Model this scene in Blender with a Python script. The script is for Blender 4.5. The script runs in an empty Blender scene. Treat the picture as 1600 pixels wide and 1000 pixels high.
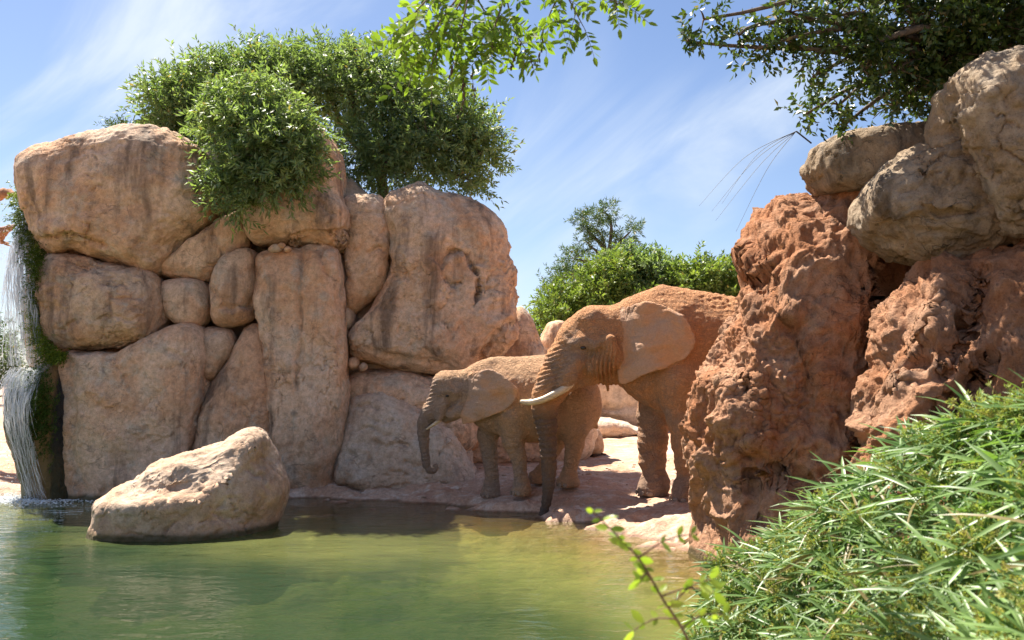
import bpy, math, random
import numpy as np
from math import radians, sin, cos, pi

# ---------------------------------------------------------------- camera, sky, sun, exposure
scene = bpy.context.scene
col = scene.collection
FPX, CAM_Z, HORIZON = 1386.0, 2.0, 590.0          # focal length in photo pixels, eye height, horizon row
PITCH = math.atan((HORIZON - 500.0) / FPX)
cam_data = bpy.data.cameras.new('camera')
cam = bpy.data.objects.new('camera', cam_data); col.objects.link(cam)
cam.location = (0, 0, CAM_Z); cam.rotation_euler = (pi/2 + PITCH, 0, 0)
cam_data.sensor_width = 36.0; cam_data.lens = FPX / 1600 * 36
cam_data.clip_start = 0.05; cam_data.clip_end = 2000
cam_data.dof.use_dof = True; cam_data.dof.focus_distance = 12.5; cam_data.dof.aperture_fstop = 5.0
scene.camera = cam

SUN_DIR = np.array([-0.42, 0.48, 1.10]); SUN_DIR /= np.linalg.norm(SUN_DIR)    # towards the sun
sun_el = math.asin(SUN_DIR[2]); sun_az = math.atan2(SUN_DIR[0], SUN_DIR[1])
sd = bpy.data.lights.new('sun', 'SUN'); sd.energy = 4.2; sd.angle = radians(0.53); sd.color = (1.0, 0.93, 0.82)
sun = bpy.data.objects.new('sun', sd); col.objects.link(sun)
sun.rotation_euler = (0, 0, 0)
sun.rotation_mode = 'QUATERNION'
from mathutils import Vector
sun.rotation_quaternion = Vector(SUN_DIR.tolist()).to_track_quat('Z', 'Y')
sun.location = (-8, 20, 30)

world = bpy.data.worlds.new('World'); scene.world = world; world.use_nodes = True
def build_sky():
    nt = world.node_tree; nt.nodes.clear()
    N = lambda t: nt.nodes.new(t)
    L = nt.links.new
    out = N('ShaderNodeOutputWorld'); bg = N('ShaderNodeBackground'); bg.inputs[1].default_value = 0.050
    sky = N('ShaderNodeTexSky'); sky.sky_type = 'NISHITA'; sky.sun_disc = False
    sky.sun_elevation = sun_el; sky.sun_rotation = sun_az
    sky.air_density = 1.0; sky.dust_density = 0.3; sky.ozone_density = 3.0; sky.altitude = 20
    tc = N('ShaderNodeTexCoord')
    def streaks(rot, scale, nscale, detail, dist, lo, hi, seed):            # wisps laid over the dome by direction
        mp = N('ShaderNodeMapping'); L(tc.outputs['Generated'], mp.inputs[0])
        mp.vector_type = 'TEXTURE'; mp.inputs['Rotation'].default_value = (0, radians(rot), 0)
        mp.inputs['Scale'].default_value = scale
        ad = N('ShaderNodeVectorMath'); ad.operation = 'ADD'; L(mp.outputs[0], ad.inputs[0]); ad.inputs[1].default_value = (seed, seed*0.37, seed*1.3)
        nz = N('ShaderNodeTexNoise'); L(ad.outputs[0], nz.inputs['Vector'])
        nz.inputs['Scale'].default_value = nscale; nz.inputs['Detail'].default_value = detail
        nz.inputs['Roughness'].default_value = 0.55; nz.inputs['Distortion'].default_value = dist
        mr = N('ShaderNodeMapRange'); mr.interpolation_type = 'SMOOTHSTEP'; L(nz.outputs[0], mr.inputs[0])
        mr.inputs[1].default_value = lo; mr.inputs[2].default_value = hi
        return mr.outputs[0]
    a = streaks(-40, (1.0, 0.6, 0.30), 1.9, 8, 0.8, 0.46, 0.74, 9.4)
    b = streaks(-25, (1.0, 1.0, 0.6), 1.5, 3, 0.4, 0.38, 0.64, 6.2)
    m1 = N('ShaderNodeMath'); m1.operation = 'MULTIPLY'; L(a, m1.inputs[0]); L(b, m1.inputs[1])
    m1b = N('ShaderNodeMath'); m1b.operation = 'MULTIPLY'; L(m1.outputs[0], m1b.inputs[0]); m1b.inputs[1].default_value = 1.0
    m2 = N('ShaderNodeMath'); m2.operation = 'MULTIPLY_ADD'; L(b, m2.inputs[0]); m2.inputs[1].default_value = 0.07; L(m1b.outputs[0], m2.inputs[2])
    m2.use_clamp = True
    mix = N('ShaderNodeMix'); mix.data_type = 'RGBA'; L(m2.outputs[0], mix.inputs[0])
    L(sky.outputs[0], mix.inputs[6]); mix.inputs[7].default_value = (5.6, 6.6, 7.1, 1)
    tint = N('ShaderNodeMix'); tint.data_type = 'RGBA'; tint.blend_type = 'MULTIPLY'; tint.inputs[0].default_value = 1.0
    L(mix.outputs[2], tint.inputs[6]); tint.inputs[7].default_value = (0.97, 0.92, 0.96, 1)
    L(tint.outputs[2], bg.inputs[0]); L(bg.outputs[0], out.inputs[0])
build_sky()
vs = scene.view_settings
scene.display_settings.display_device = 'sRGB'
vs.view_transform = 'Standard'; vs.look = 'None'; vs.gamma = 1.0; vs.use_curve_mapping = False; vs.exposure = 1.68
scene.render.engine = 'CYCLES'
scene.cycles.use_denoising = True
scene.cycles.max_bounces = 8; scene.cycles.diffuse_bounces = 6; scene.cycles.glossy_bounces = 3
scene.cycles.transparent_max_bounces = 12; scene.cycles.transmission_bounces = 6
scene.cycles.caustics_reflective = False; scene.cycles.caustics_refractive = False
scene.cycles.sample_clamp_indirect = 6.0

# ---------------------------------------------------------------- helpers
rng = np.random.default_rng(7); random.seed(7)
def P(px, py, Y):
    """the point at distance Y (metres along the ground) that the photo shows at pixel px, py"""
    r, u = (px - 800.0)/FPX, (500.0 - py)/FPX
    d = np.array([r, cos(PITCH) - sin(PITCH)*u, sin(PITCH) + cos(PITCH)*u])
    return np.array([0, 0, CAM_Z]) + d * (Y / d[1])
def G(px, py, z):
    """the point at height z that the photo shows at px, py"""
    r, u = (px - 800.0)/FPX, (500.0 - py)/FPX
    d = np.array([r, cos(PITCH) - sin(PITCH)*u, sin(PITCH) + cos(PITCH)*u])
    return np.array([0, 0, CAM_Z]) + d * ((z - CAM_Z) / d[2])
def to_px(v):
    w = v - np.array([0, 0, CAM_Z])
    f = w[..., 1]*cos(PITCH) + w[..., 2]*sin(PITCH); u = -w[..., 1]*sin(PITCH) + w[..., 2]*cos(PITCH)
    return 800 + FPX*w[..., 0]/f, 500 - FPX*u/f

_r = np.random.default_rng(3)
_perm = _r.permutation(256); _perm = np.concatenate([_perm, _perm, _perm])
_g = _r.normal(size=(256, 3)); _g /= np.linalg.norm(_g, axis=1, keepdims=True)
def pnoise(p):
    p = np.asarray(p, dtype=np.float64)
    i = np.floor(p).astype(np.int64); f = p - i; i &= 255
    u = f*f*f*(f*(f*6 - 15) + 10)
    out = 0
    for a in (0, 1):
        wa = u[:, 0] if a else 1 - u[:, 0]
        ha = _perm[i[:, 0] + a]
        for b in (0, 1):
            wb = u[:, 1] if b else 1 - u[:, 1]
            hb = _perm[ha + i[:, 1] + b]
            for c in (0, 1):
                wc = u[:, 2] if c else 1 - u[:, 2]
                g = _g[_perm[hb + i[:, 2] + c]]
                out = out + wa*wb*wc*(g[:, 0]*(f[:, 0]-a) + g[:, 1]*(f[:, 1]-b) + g[:, 2]*(f[:, 2]-c))
    return out*1.6
def fbm(p, oct=4, gain=0.5, lac=2.03):
    s, a, out = 1.0, 1.0, 0
    for k in range(oct):
        out = out + a*pnoise(p*s + 17.3*k); s *= lac; a *= gain
    return out
def ridged(p, oct=4, gain=0.5):
    s, a, out = 1.0, 1.0, 0
    for k in range(oct):
        out = out + a*(1 - 2*np.abs(pnoise(p*s + 9.1*k))); s *= 2.07; a *= gain
    return out
def sstep(a, b, x):
    t = np.clip((x - a)/(b - a), 0, 1); return t*t*(3 - 2*t)

def mesh_np(name, V, Fc, mat=None, smooth=True):
    """mesh from numpy arrays; Fc is an (n,3) or (n,4) array or a list of such arrays"""
    V = np.ascontiguousarray(V, dtype=np.float32)
    Fs = Fc if isinstance(Fc, list) else [Fc]
    me = bpy.data.meshes.new(name)
    me.vertices.add(len(V)); me.vertices.foreach_set('co', V.ravel())
    loops = np.concatenate([f.ravel() for f in Fs]).astype(np.int32)
    tot = np.concatenate([np.full(len(f), f.shape[1], dtype=np.int32) for f in Fs])
    st = np.concatenate([[0], np.cumsum(tot)[:-1]]).astype(np.int32)
    me.loops.add(len(loops)); me.loops.foreach_set('vertex_index', loops)
    me.polygons.add(len(tot)); me.polygons.foreach_set('loop_start', st)
    if smooth: me.polygons.foreach_set('use_smooth', np.ones(len(tot), dtype=bool))
    me.update(calc_edges=True)
    if mat is not None: me.materials.append(mat)
    return me
def set_attr(me, name, vals):
    a = me.attributes.new(name, 'FLOAT', 'POINT'); a.data.foreach_set('value', np.ascontiguousarray(vals, dtype=np.float32))
def add_obj(name, me, loc=(0, 0, 0), parent=None):
    o = bpy.data.objects.new(name, me); col.objects.link(o); o.location = tuple(float(c) for c in loc)
    if parent is not None: o.parent = parent
    return o
def tag(o, label=None, cat=None, group=None, kind=None):
    if label: o['label'] = label
    if cat: o['category'] = cat
    if group: o['group'] = group
    if kind: o['kind'] = kind
    return o
def thing(name, V, Fc, mat, label, cat, group=None, base=None, attrs=None, kind=None):
    """one mesh = one top-level thing with its origin at its base"""
    V = np.asarray(V)
    b = np.array([V[:, 0].mean(), V[:, 1].mean(), V[:, 2].min()]) if base is None else np.asarray(base)
    me = mesh_np(name, V - b, Fc, mat)
    for k, v in (attrs or {}).items(): set_attr(me, k, v)
    o = add_obj(name, me, b); return tag(o, label, cat, group, kind)
def part(name, V, Fc, mat, root, attrs=None, smooth=True):
    b = np.array(root.location)
    me = mesh_np(name, np.asarray(V) - b, Fc, mat, smooth)
    for k, v in (attrs or {}).items(): set_attr(me, k, v)
    return add_obj(name, me, (0, 0, 0), root)
def empty(name, loc, label, cat, group=None):
    o = bpy.data.objects.new(name, None); col.objects.link(o); o.location = tuple(float(c) for c in loc)
    o.empty_display_size = 0.2
    return tag(o, label, cat, group)
def vnormals(V, Q):
    n = np.zeros_like(V)
    a = V[Q[:, 2]] - V[Q[:, 0]]; b = V[Q[:, 3 if Q.shape[1] == 4 else 1]] - V[Q[:, 1 if Q.shape[1] == 4 else 0]]
    fn = np.cross(a, b) if Q.shape[1] == 4 else np.cross(V[Q[:, 1]] - V[Q[:, 0]], V[Q[:, 2]] - V[Q[:, 0]])
    for k in range(Q.shape[1]): 
        for c in range(3): n[:, c] += np.bincount(Q[:, k], weights=fn[:, c], minlength=len(V))
    return n/np.maximum(np.linalg.norm(n, axis=1, keepdims=True), 1e-9)
def spline(pts, n, closed=False):
    """Catmull-Rom through points (any dimension), n samples in all, even in index"""
    p = np.asarray(pts, float); m = len(p)
    if closed: t = np.linspace(0, m, n, endpoint=False)
    else: t = np.linspace(0, m - 1, n)
    i = np.floor(t).astype(int)
    if not closed: i = np.minimum(i, m - 2)
    f = (t - i)[:, None]
    ix = (lambda k: p[(k) % m]) if closed else (lambda k: p[np.clip(k, 0, m - 1)])
    a, b, c, d = ix(i-1), ix(i), ix(i+1), ix(i+2)
    return 0.5*((2*b) + (-a + c)*f + (2*a - 5*b + 4*c - d)*f*f + (-a + 3*b - 3*c + d)*f**3)
def tube(pts, radii, seg=8, cap=True):
    """tube along points with radii; returns V, quads"""
    p = np.asarray(pts, float); r = np.broadcast_to(np.asarray(radii, float), (len(p),))
    t = np.gradient(p, axis=0); t /= np.maximum(np.linalg.norm(t, axis=1, keepdims=True), 1e-9)
    ref = np.array([0.0, 0, 1]) if abs(t[:, 2].mean()) < 0.8 else np.array([1.0, 0, 0])
    u = np.cross(t, ref); u /= np.maximum(np.linalg.norm(u, axis=1, keepdims=True), 1e-9); w = np.cross(t, u)
    a = np.arange(seg)*2*pi/seg
    V = (p[:, None, :] + r[:, None, None]*(np.cos(a)[None, :, None]*u[:, None, :] + np.sin(a)[None, :, None]*w[:, None, :])).reshape(-1, 3)
    n = len(p); k = np.arange(n-1)[:, None]*seg; j = np.arange(seg)[None, :]; j2 = (j+1) % seg
    Q = np.stack([k+j, k+j2, k+seg+j2, k+seg+j], -1).reshape(-1, 4)
    if cap:
        V = np.vstack([V, p[0], p[-1]]); c0, c1 = n*seg, n*seg+1
        j = np.arange(seg); j2 = (j+1) % seg
        # quads with a doubled corner would be degenerate: close the ends with thin fans made of quads over two segments
        if seg % 2 == 0:
            e = np.arange(0, seg, 2)
            Q = np.vstack([Q, np.stack([np.full(seg//2, c0), (e+2) % seg, e+1, e], -1),
                           np.stack([np.full(seg//2, c1), (n-1)*seg+e, (n-1)*seg+e+1, (n-1)*seg+(e+2) % seg], -1)])
    return V, Q
def merge(parts):
    Vs, Qs, o = [], [], 0
    for V, Q in parts:
        Vs.append(V); Qs.append(Q + o); o += len(V)
    return np.vstack(Vs), np.vstack(Qs)

# ---------------------------------------------------------------- materials
class NB:
    """tiny node-building helper"""
    def __init__(s, name):
        s.m = bpy.data.materials.new(name); s.m.use_nodes = True; s.nt = s.m.node_tree; s.nt.nodes.clear()
        s.out = s.n('ShaderNodeOutputMaterial')
    def n(s, t, **kw):
        x = s.nt.nodes.new(t)
        for k, v in kw.items(): setattr(x, k, v)
        return x
    def l(s, a, b): s.nt.links.new(a, b)
    def val(s, sock, v):
        if hasattr(v, 'is_output') or isinstance(v, bpy.types.NodeSocket): s.l(v, sock)
        else: sock.default_value = v
    def noise(s, vec, scale, detail=4, rough=0.55, dist=0.0):
        x = s.n('ShaderNodeTexNoise'); s.l(vec, x.inputs['Vector']); x.inputs['Scale'].default_value = scale
        x.inputs['Detail'].default_value = detail; x.inputs['Roughness'].default_value = rough; x.inputs['Distortion'].default_value = dist
        return x.outputs[0]
    def voro(s, vec, scale, feature='F1'):
        x = s.n('ShaderNodeTexVoronoi', feature=feature); s.l(vec, x.inputs['Vector']); x.inputs['Scale'].default_value = scale
        return x.outputs['Distance']
    def mapr(s, v, a, b, c=0.0, d=1.0, smooth=True):
        x = s.n('ShaderNodeMapRange'); x.interpolation_type = 'SMOOTHSTEP' if smooth else 'LINEAR'
        s.l(v, x.inputs[0])
        for i, k in zip((1, 2, 3, 4), (a, b, c, d)): x.inputs[i].default_value = k
        return x.outputs[0]
    def math(s, op, a, b=0.0, c=None, clamp=False):
        x = s.n('ShaderNodeMath', operation=op); x.use_clamp = clamp
        s.val(x.inputs[0], a); s.val(x.inputs[1], b)
        if c is not None: s.val(x.inputs[2], c)
        return x.outputs[0]
    def mix(s, f, a, b, blend='MIX'):
        x = s.n('ShaderNodeMix', data_type='RGBA', blend_type=blend)
        s.val(x.inputs[0], f)
        for i, k in ((6, a), (7, b)):
            if isinstance(k, tuple): x.inputs[i].default_value = (*k, 1) if len(k) == 3 else k
            else: s.l(k, x.inputs[i])
        return x.outputs[2]
    def mapping(s, vec, scale=(1, 1, 1), loc=(0, 0, 0), rot=(0, 0, 0)):
        x = s.n('ShaderNodeMapping'); s.l(vec, x.inputs[0])
        x.inputs['Scale'].default_value = scale; x.inputs['Location'].default_value = loc; x.inputs['Rotation'].default_value = rot
        return x.outputs[0]
    def bump(s, h, strength, dist, normal=None):
        x = s.n('ShaderNodeBump'); s.l(h, x.inputs['Height']); x.inputs['Strength'].default_value = strength; x.inputs['Distance'].default_value = dist
        if normal is not None: s.l(normal, x.inputs['Normal'])
        return x.outputs[0]
    def pos(s): return s.n('ShaderNodeNewGeometry').outputs['Position']
    def attr(s, name): return s.n('ShaderNodeAttribute', attribute_name=name).outputs['Fac']
    def finish(s, color, rough=0.85, normal=None, spec=0.3, **kw):
        b = s.n('ShaderNodeBsdfPrincipled')
        s.val(b.inputs['Base Color'], color if not isinstance(color, tuple) else (*color, 1))
        s.val(b.inputs['Roughness'], rough); b.inputs['Specular IOR Level'].default_value = spec
        if normal is not None: s.l(normal, b.inputs['Normal'])
        for k, v in kw.items(): s.val(b.inputs[k.replace('_', ' ')], v)
        s.l(b.outputs[0], s.out.inputs[0]); return s.m

def rock_material(name, warm, pale, grey, dark, fine=1.0, stain=0.5, crackle=0.5, greyness=0.5):
    b = NB(name); p = b.pos()
    oi = b.n('ShaderNodeObjectInfo')
    off = b.n('ShaderNodeVectorMath', operation='SCALE'); off.inputs[0].default_value = (13.0, 7.0, 5.0); b.l(oi.outputs['Random'], off.inputs['Scale'])
    add = b.n('ShaderNodeVectorMath', operation='ADD'); b.l(p, add.inputs[0]); b.l(off.outputs[0], add.inputs[1]); q = add.outputs[0]
    n1 = b.noise(q, 0.9, 5, 0.6, 0.6); n2 = b.noise(q, 2.7, 6, 0.65, 0.3); n3 = b.noise(q, 11, 6, 0.7); n4 = b.noise(q, 55, 4, 0.7)
    c = b.mix(b.mapr(n1, 0.40, 0.60), warm, pale)
    c = b.mix(b.math('MULTIPLY', b.mapr(n2, 0.48, 0.68), greyness), c, grey)
    vs_ = b.noise(b.mapping(q, (2.2, 2.2, 0.22)), 1.0, 5, 0.6, 0.4)          # run-off streaks
    st = b.math('MULTIPLY', b.mapr(vs_, 0.51, 0.69), stain)
    c = b.mix(st, c, dark)
    bl = b.math('MULTIPLY', b.mapr(b.noise(q, 4.2, 7, 0.75), 0.54, 0.68), 0.6*stain)
    c = b.mix(bl, c, dark)
    c = b.mix(b.mapr(n3, 0.30, 0.72), b.mix(1.0, c, (0.76, 0.73, 0.70), 'MULTIPLY'), b.mix(1.0, c, (1.14, 1.13, 1.12), 'MULTIPLY'))
    c = b.mix(b.mapr(n4, 0.34, 0.48), b.mix(1.0, c, (0.74, 0.70, 0.67), 'MULTIPLY'), c)
    tint = b.mapr(oi.outputs['Random'], 0.0, 1.0, 0.90, 1.08, False)
    cc = b.n('ShaderNodeCombineColor'); [b.l(tint, cc.inputs[i]) for i in range(3)]
    c = b.mix(1.0, c, cc.outputs[0], 'MULTIPLY')
    wq = b.n('ShaderNodeVectorMath', operation='ADD'); b.l(q, wq.inputs[0])
    wn = b.n('ShaderNodeTexNoise'); b.l(q, wn.inputs['Vector']); wn.inputs['Scale'].default_value = 3.0; wn.inputs['Detail'].default_value = 4
    ws = b.n('ShaderNodeVectorMath', operation='SCALE'); b.l(wn.outputs['Color'], ws.inputs[0]); ws.inputs['Scale'].default_value = 0.6; b.l(ws.outputs[0], wq.inputs[1])
    cr = b.voro(b.mapping(wq.outputs[0], (1.0, 1.0, 2.1)), 1.7, 'DISTANCE_TO_EDGE')
    crm = b.math('MULTIPLY', b.mapr(cr, 0.0, 0.022, 1.0, 0.0), b.mapr(b.noise(q, 1.9, 3, 0.6), 0.52, 0.58))
    crm = b.math('MULTIPLY', crm, crackle)
    c = b.mix(b.math('MULTIPLY', crm, 0.6), c, dark)
    zs = b.n('ShaderNodeSeparateXYZ'); b.l(p, zs.inputs[0])                  # wet, algae-dark rim at the waterline
    wl = b.mapr(b.math('MULTIPLY_ADD', n3, -0.10, zs.outputs[2]), -0.01, 0.07, 1.0, 0.0)
    c = b.mix(b.math('MULTIPLY', wl, 0.85), c, (0.055, 0.055, 0.022))
    h = b.math('MULTIPLY_ADD', n3, 0.05, b.math('MULTIPLY', b.noise(q, 26, 6, 0.72), 0.030))
    h = b.math('MULTIPLY_ADD', n4, 0.012, h)
    h = b.math('MULTIPLY_ADD', crm, -0.05, h)
    nrm = b.bump(h, 0.5*fine, 1.0)
    return b.finish(c, 0.9, nrm, 0.2)

M_CLIFF = rock_material('cliff_rock', (0.64, 0.395, 0.245), (0.71, 0.52, 0.375), (0.53, 0.455, 0.37), (0.19, 0.135, 0.10), 1.35, 0.85, 0.6, 0.8)
M_GREY = rock_material('grey_rock', (0.66, 0.49, 0.36), (0.72, 0.59, 0.46), (0.60, 0.52, 0.44), (0.24, 0.17, 0.13), 1.1, 0.35, 1.0, 0.7)
M_BOULDER = rock_material('boulder_rock', (0.55, 0.37, 0.25), (0.62, 0.47, 0.35), (0.50, 0.42, 0.34), (0.24, 0.16, 0.11), 1.1, 0.4, 0.6, 0.4)
M_DIRT = rock_material('red_earth_rock', (0.45, 0.205, 0.10), (0.52, 0.295, 0.18), (0.38, 0.265, 0.19), (0.16, 0.085, 0.055), 2.0, 0.45, 0.3, 0.5)
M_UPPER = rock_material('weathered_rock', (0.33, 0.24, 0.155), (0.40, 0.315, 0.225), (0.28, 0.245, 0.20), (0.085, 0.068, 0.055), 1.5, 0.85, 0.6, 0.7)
# ---------------------------------------------------------------- the ground: one sheet, pond bed and bank
CTRL = []
def cg(px, py, z): CTRL.append(G(px, py, z))
for px, py in ((440, 780), (520, 787), (600, 791), (700, 796), (768, 799), (850, 808), (920, 819), (1000, 839), (1060, 852), (1100, 868)): cg(px, py, 0.0)
for px, py, z in ((480, 762, .16), (600, 760, .17), (700, 767, .17), (768, 775, .12), (816, 771, .21), (888, 758, .34), (838, 751, .36),
                  (1068, 780, .252), (1022, 771, .25), (950, 720, .42), (980, 690, .52), (960, 674, .62), (1000, 800, .19), (1060, 822, .16),
                  (900, 792, .16), (650, 745, .26), (560, 748, .24), (1100, 790, .27), (1150, 800, .3), (1300, 760, .4),
                  (480, 800, -.22), (600, 812, -.22), (700, 816, -.2), (800, 824, -.16), (900, 838, -.10), (1000, 862, -.08), (1060, 885, -.10)): cg(px, py, z)
for x, y, z in ((-6, 15.5, -.3), (-9, 15.6, .05), (-12, 15.5, .1), (-9, 19, .5), (-14, 20, .6), (-20, 14, .3), (-9, 14.2, -.4), (-14, 12, -.5), (-4, 16, .3), (-1, 17.5, .45), (4, 18, .6), (8, 16, .7),
                (-6, 12.8, -.7), (-3, 11.8, -.5), (0, 10.4, -.45), (-3, 10, -.75), (0, 8.6, -.75), (-6, 9, -1.1), (1.3, 8.6, -.45), (-2, 5, -1.5), (-8, 4, -1.4), (0.5, 6, -1.1), (-3, 7.4, -1.25), (0, 7.0, -1.2),
                (2.2, 9.5, -.1), (3.2, 11, .35), (6, 11, .7), (6, 8, .6), (2.6, 7.0, .2), (1.6, 5.4, .25), (2.4, 4.0, .7), (1.2, 3.4, .35), (0, 2.2, .1), (-3, 1.6, .1), (0, 0, .35), (5, 5, .9), (5, 0, .9), (-8, 0, .3),
                (-2, 22, .75), (6, 24, .85), (14, 14, .9), (14, 4, .9), (-18, 4, .3), (-20, 24, .8), (20, 28, 1.0), (0, 34, 1.1), (-20, -8, .5), (20, -8, .9)): CTRL.append(np.array([x, y, z]))
CTRL = np.array(CTRL)
def _fit():
    D = np.linalg.norm(CTRL[:, None, :2] - CTRL[None, :, :2], axis=-1) + np.eye(len(CTRL))*-0.02
    n = len(CTRL); A = np.zeros((n+1, n+1)); A[:n, :n] = D; A[:n, n] = 1; A[n, :n] = 1
    return np.linalg.solve(A, np.append(CTRL[:, 2], 0))
_w = _fit()
def ground_base(x, y):
    x = np.atleast_1d(np.asarray(x, float)); y = np.atleast_1d(np.asarray(y, float))
    z = np.full(x.shape, _w[-1])
    for c, w in zip(CTRL, _w[:-1]): z = z + w*np.sqrt((x-c[0])**2 + (y-c[1])**2)
    r = np.hypot(x, y - 10); f = sstep(16, 34, r)
    return np.clip(z, -1.6, 1.3)*(1-f) + 0.95*f
def ground_z(x, y):
    z = ground_base(x, y)
    x = np.atleast_1d(np.asarray(x, float)); y = np.atleast_1d(np.asarray(y, float))
    p = np.stack([x, y, 0*x], -1)
    near = sstep(40, 20, np.hypot(x, y-10))
    d = 0.05*fbm(p*0.8, 3) + 0.03*fbm(p*np.array([1.6, 4.0, 1]) + 5, 4)
    s = fbm(p*np.array([1.1, 2.4, 1]) + 31, 3)*3.0                            # flaking sheets of rock at the rim
    fr = s - np.floor(s); d = d + 0.045*(np.floor(s) + sstep(.86, 1, fr))*sstep(0.42, 0.05, z)
    d = d + 0.010*fbm(p*9, 3)
    keep = 1.0
    for fx, fy in FEET: keep = keep*(1 - 0.9*np.exp(-((x-fx)**2 + (y-fy)**2)/0.09))
    return z + d*near*keep + 0.05*np.exp(-((z - .07)/.09)**2)*near
FEET = [tuple(G(px, py, z)[:2]) for px, py, z in ((768, 775, .12), (816, 771, .21), (888, 758, .34), (838, 751, .36), (1068, 780, .252), (1022, 771, .25))]
def axis(lo, hi, step, far, n):
    t = np.linspace(0, 1, n+1)[1:]
    out = (np.exp(t*5) - 1)/(math.exp(5) - 1)
    return np.concatenate([(lo - out*far - t*step*n)[::-1], np.arange(lo, hi, step), hi + out*far + t*step*n])
gx = axis(-5.2, 4.6, 0.041, 500, 60); gy = axis(9.6, 17.5, 0.048, 500, 64)
GX, GY = np.meshgrid(gx, gy, indexing='ij'); sh = GX.shape
GZ = ground_z(GX.ravel(), GY.ravel())
Vg = np.stack([GX.ravel(), GY.ravel(), GZ], -1)
ii = np.arange(sh[0]*sh[1]).reshape(sh)
Qg = np.stack([ii[:-1, :-1], ii[1:, :-1], ii[1:, 1:], ii[:-1, 1:]], -1).reshape(-1, 4)
def ground_material():
    b = NB('bank_earth'); p = b.pos()
    sep = b.n('ShaderNodeSeparateXYZ'); b.l(p, sep.inputs[0]); z = sep.outputs[2]
    n1 = b.noise(p, 0.8, 5, 0.6, 0.5); n2 = b.noise(b.mapping(p, (1, 2.2, 1)), 3.2, 6, 0.65, 0.4); n3 = b.noise(p, 18, 5, 0.7); n4 = b.noise(p, 70, 3, 0.7)
    c = b.mix(b.mapr(n1, 0.35, 0.65), (0.53, 0.315, 0.20), (0.58, 0.41, 0.30))
    c = b.mix(b.math('MULTIPLY', b.mapr(n2, 0.50, 0.64), 0.85), c, (0.68, 0.55, 0.44))
    c = b.mix(b.math('MULTIPLY', b.mapr(b.noise(p, 1.7, 5, 0.6), 0.54, 0.70), 0.6), c, (0.36, 0.15, 0.08))
    c = b.mix(b.mapr(n3, 0.3, 0.7), b.mix(1.0, c, (0.8, 0.78, 0.76), 'MULTIPLY'), b.mix(1.0, c, (1.1, 1.1, 1.1), 'MULTIPLY'))
    c = b.mix(b.mapr(n4, 0.36, 0.5), b.mix(1.0, c, (0.75, 0.72, 0.70), 'MULTIPLY'), c)
    soil = b.math('MULTIPLY', b.mapr(b.math('MULTIPLY_ADD', n1, 0.6, sep.outputs[0]), 1.15, 1.45), b.mapr(sep.outputs[1], 9.4, 8.6))
    c = b.mix(soil, c, b.mix(b.mapr(n3, .35, .6), (0.045, 0.035, 0.022), (0.10, 0.085, 0.04)))
    wet = b.mapr(b.math('MULTIPLY_ADD', n2, 0.02, z), 0.020, 0.045, 1.0, 0.0)
    c = b.mix(wet, c, b.mix(1.0, c, (0.52, 0.46, 0.40), 'MULTIPLY'))
    zz = b.math('MULTIPLY_ADD', n1, 0.25, z)
    c = b.mix(b.mapr(zz, 0.06, -0.12), c, (0.38, 0.24, 0.09))
    c = b.mix(b.mapr(zz, -0.02, -0.36), c, (0.36, 0.34, 0.10))
    c = b.mix(b.mapr(zz, -0.42, -0.95), c, (0.03, 0.085, 0.04))
    h = b.math('MULTIPLY_ADD', n2, 0.05, b.math('MULTIPLY', n3, 0.03)); h = b.math('MULTIPLY_ADD', n4, 0.008, h)
    return b.finish(c, b.mapr(wet, 0, 1, 0.9, 0.45), b.bump(h, 0.8, 1.0), 0.3)
ground = add_obj('ground', mesh_np('ground', Vg, Qg, ground_material())); tag(ground, kind='structure')

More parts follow.
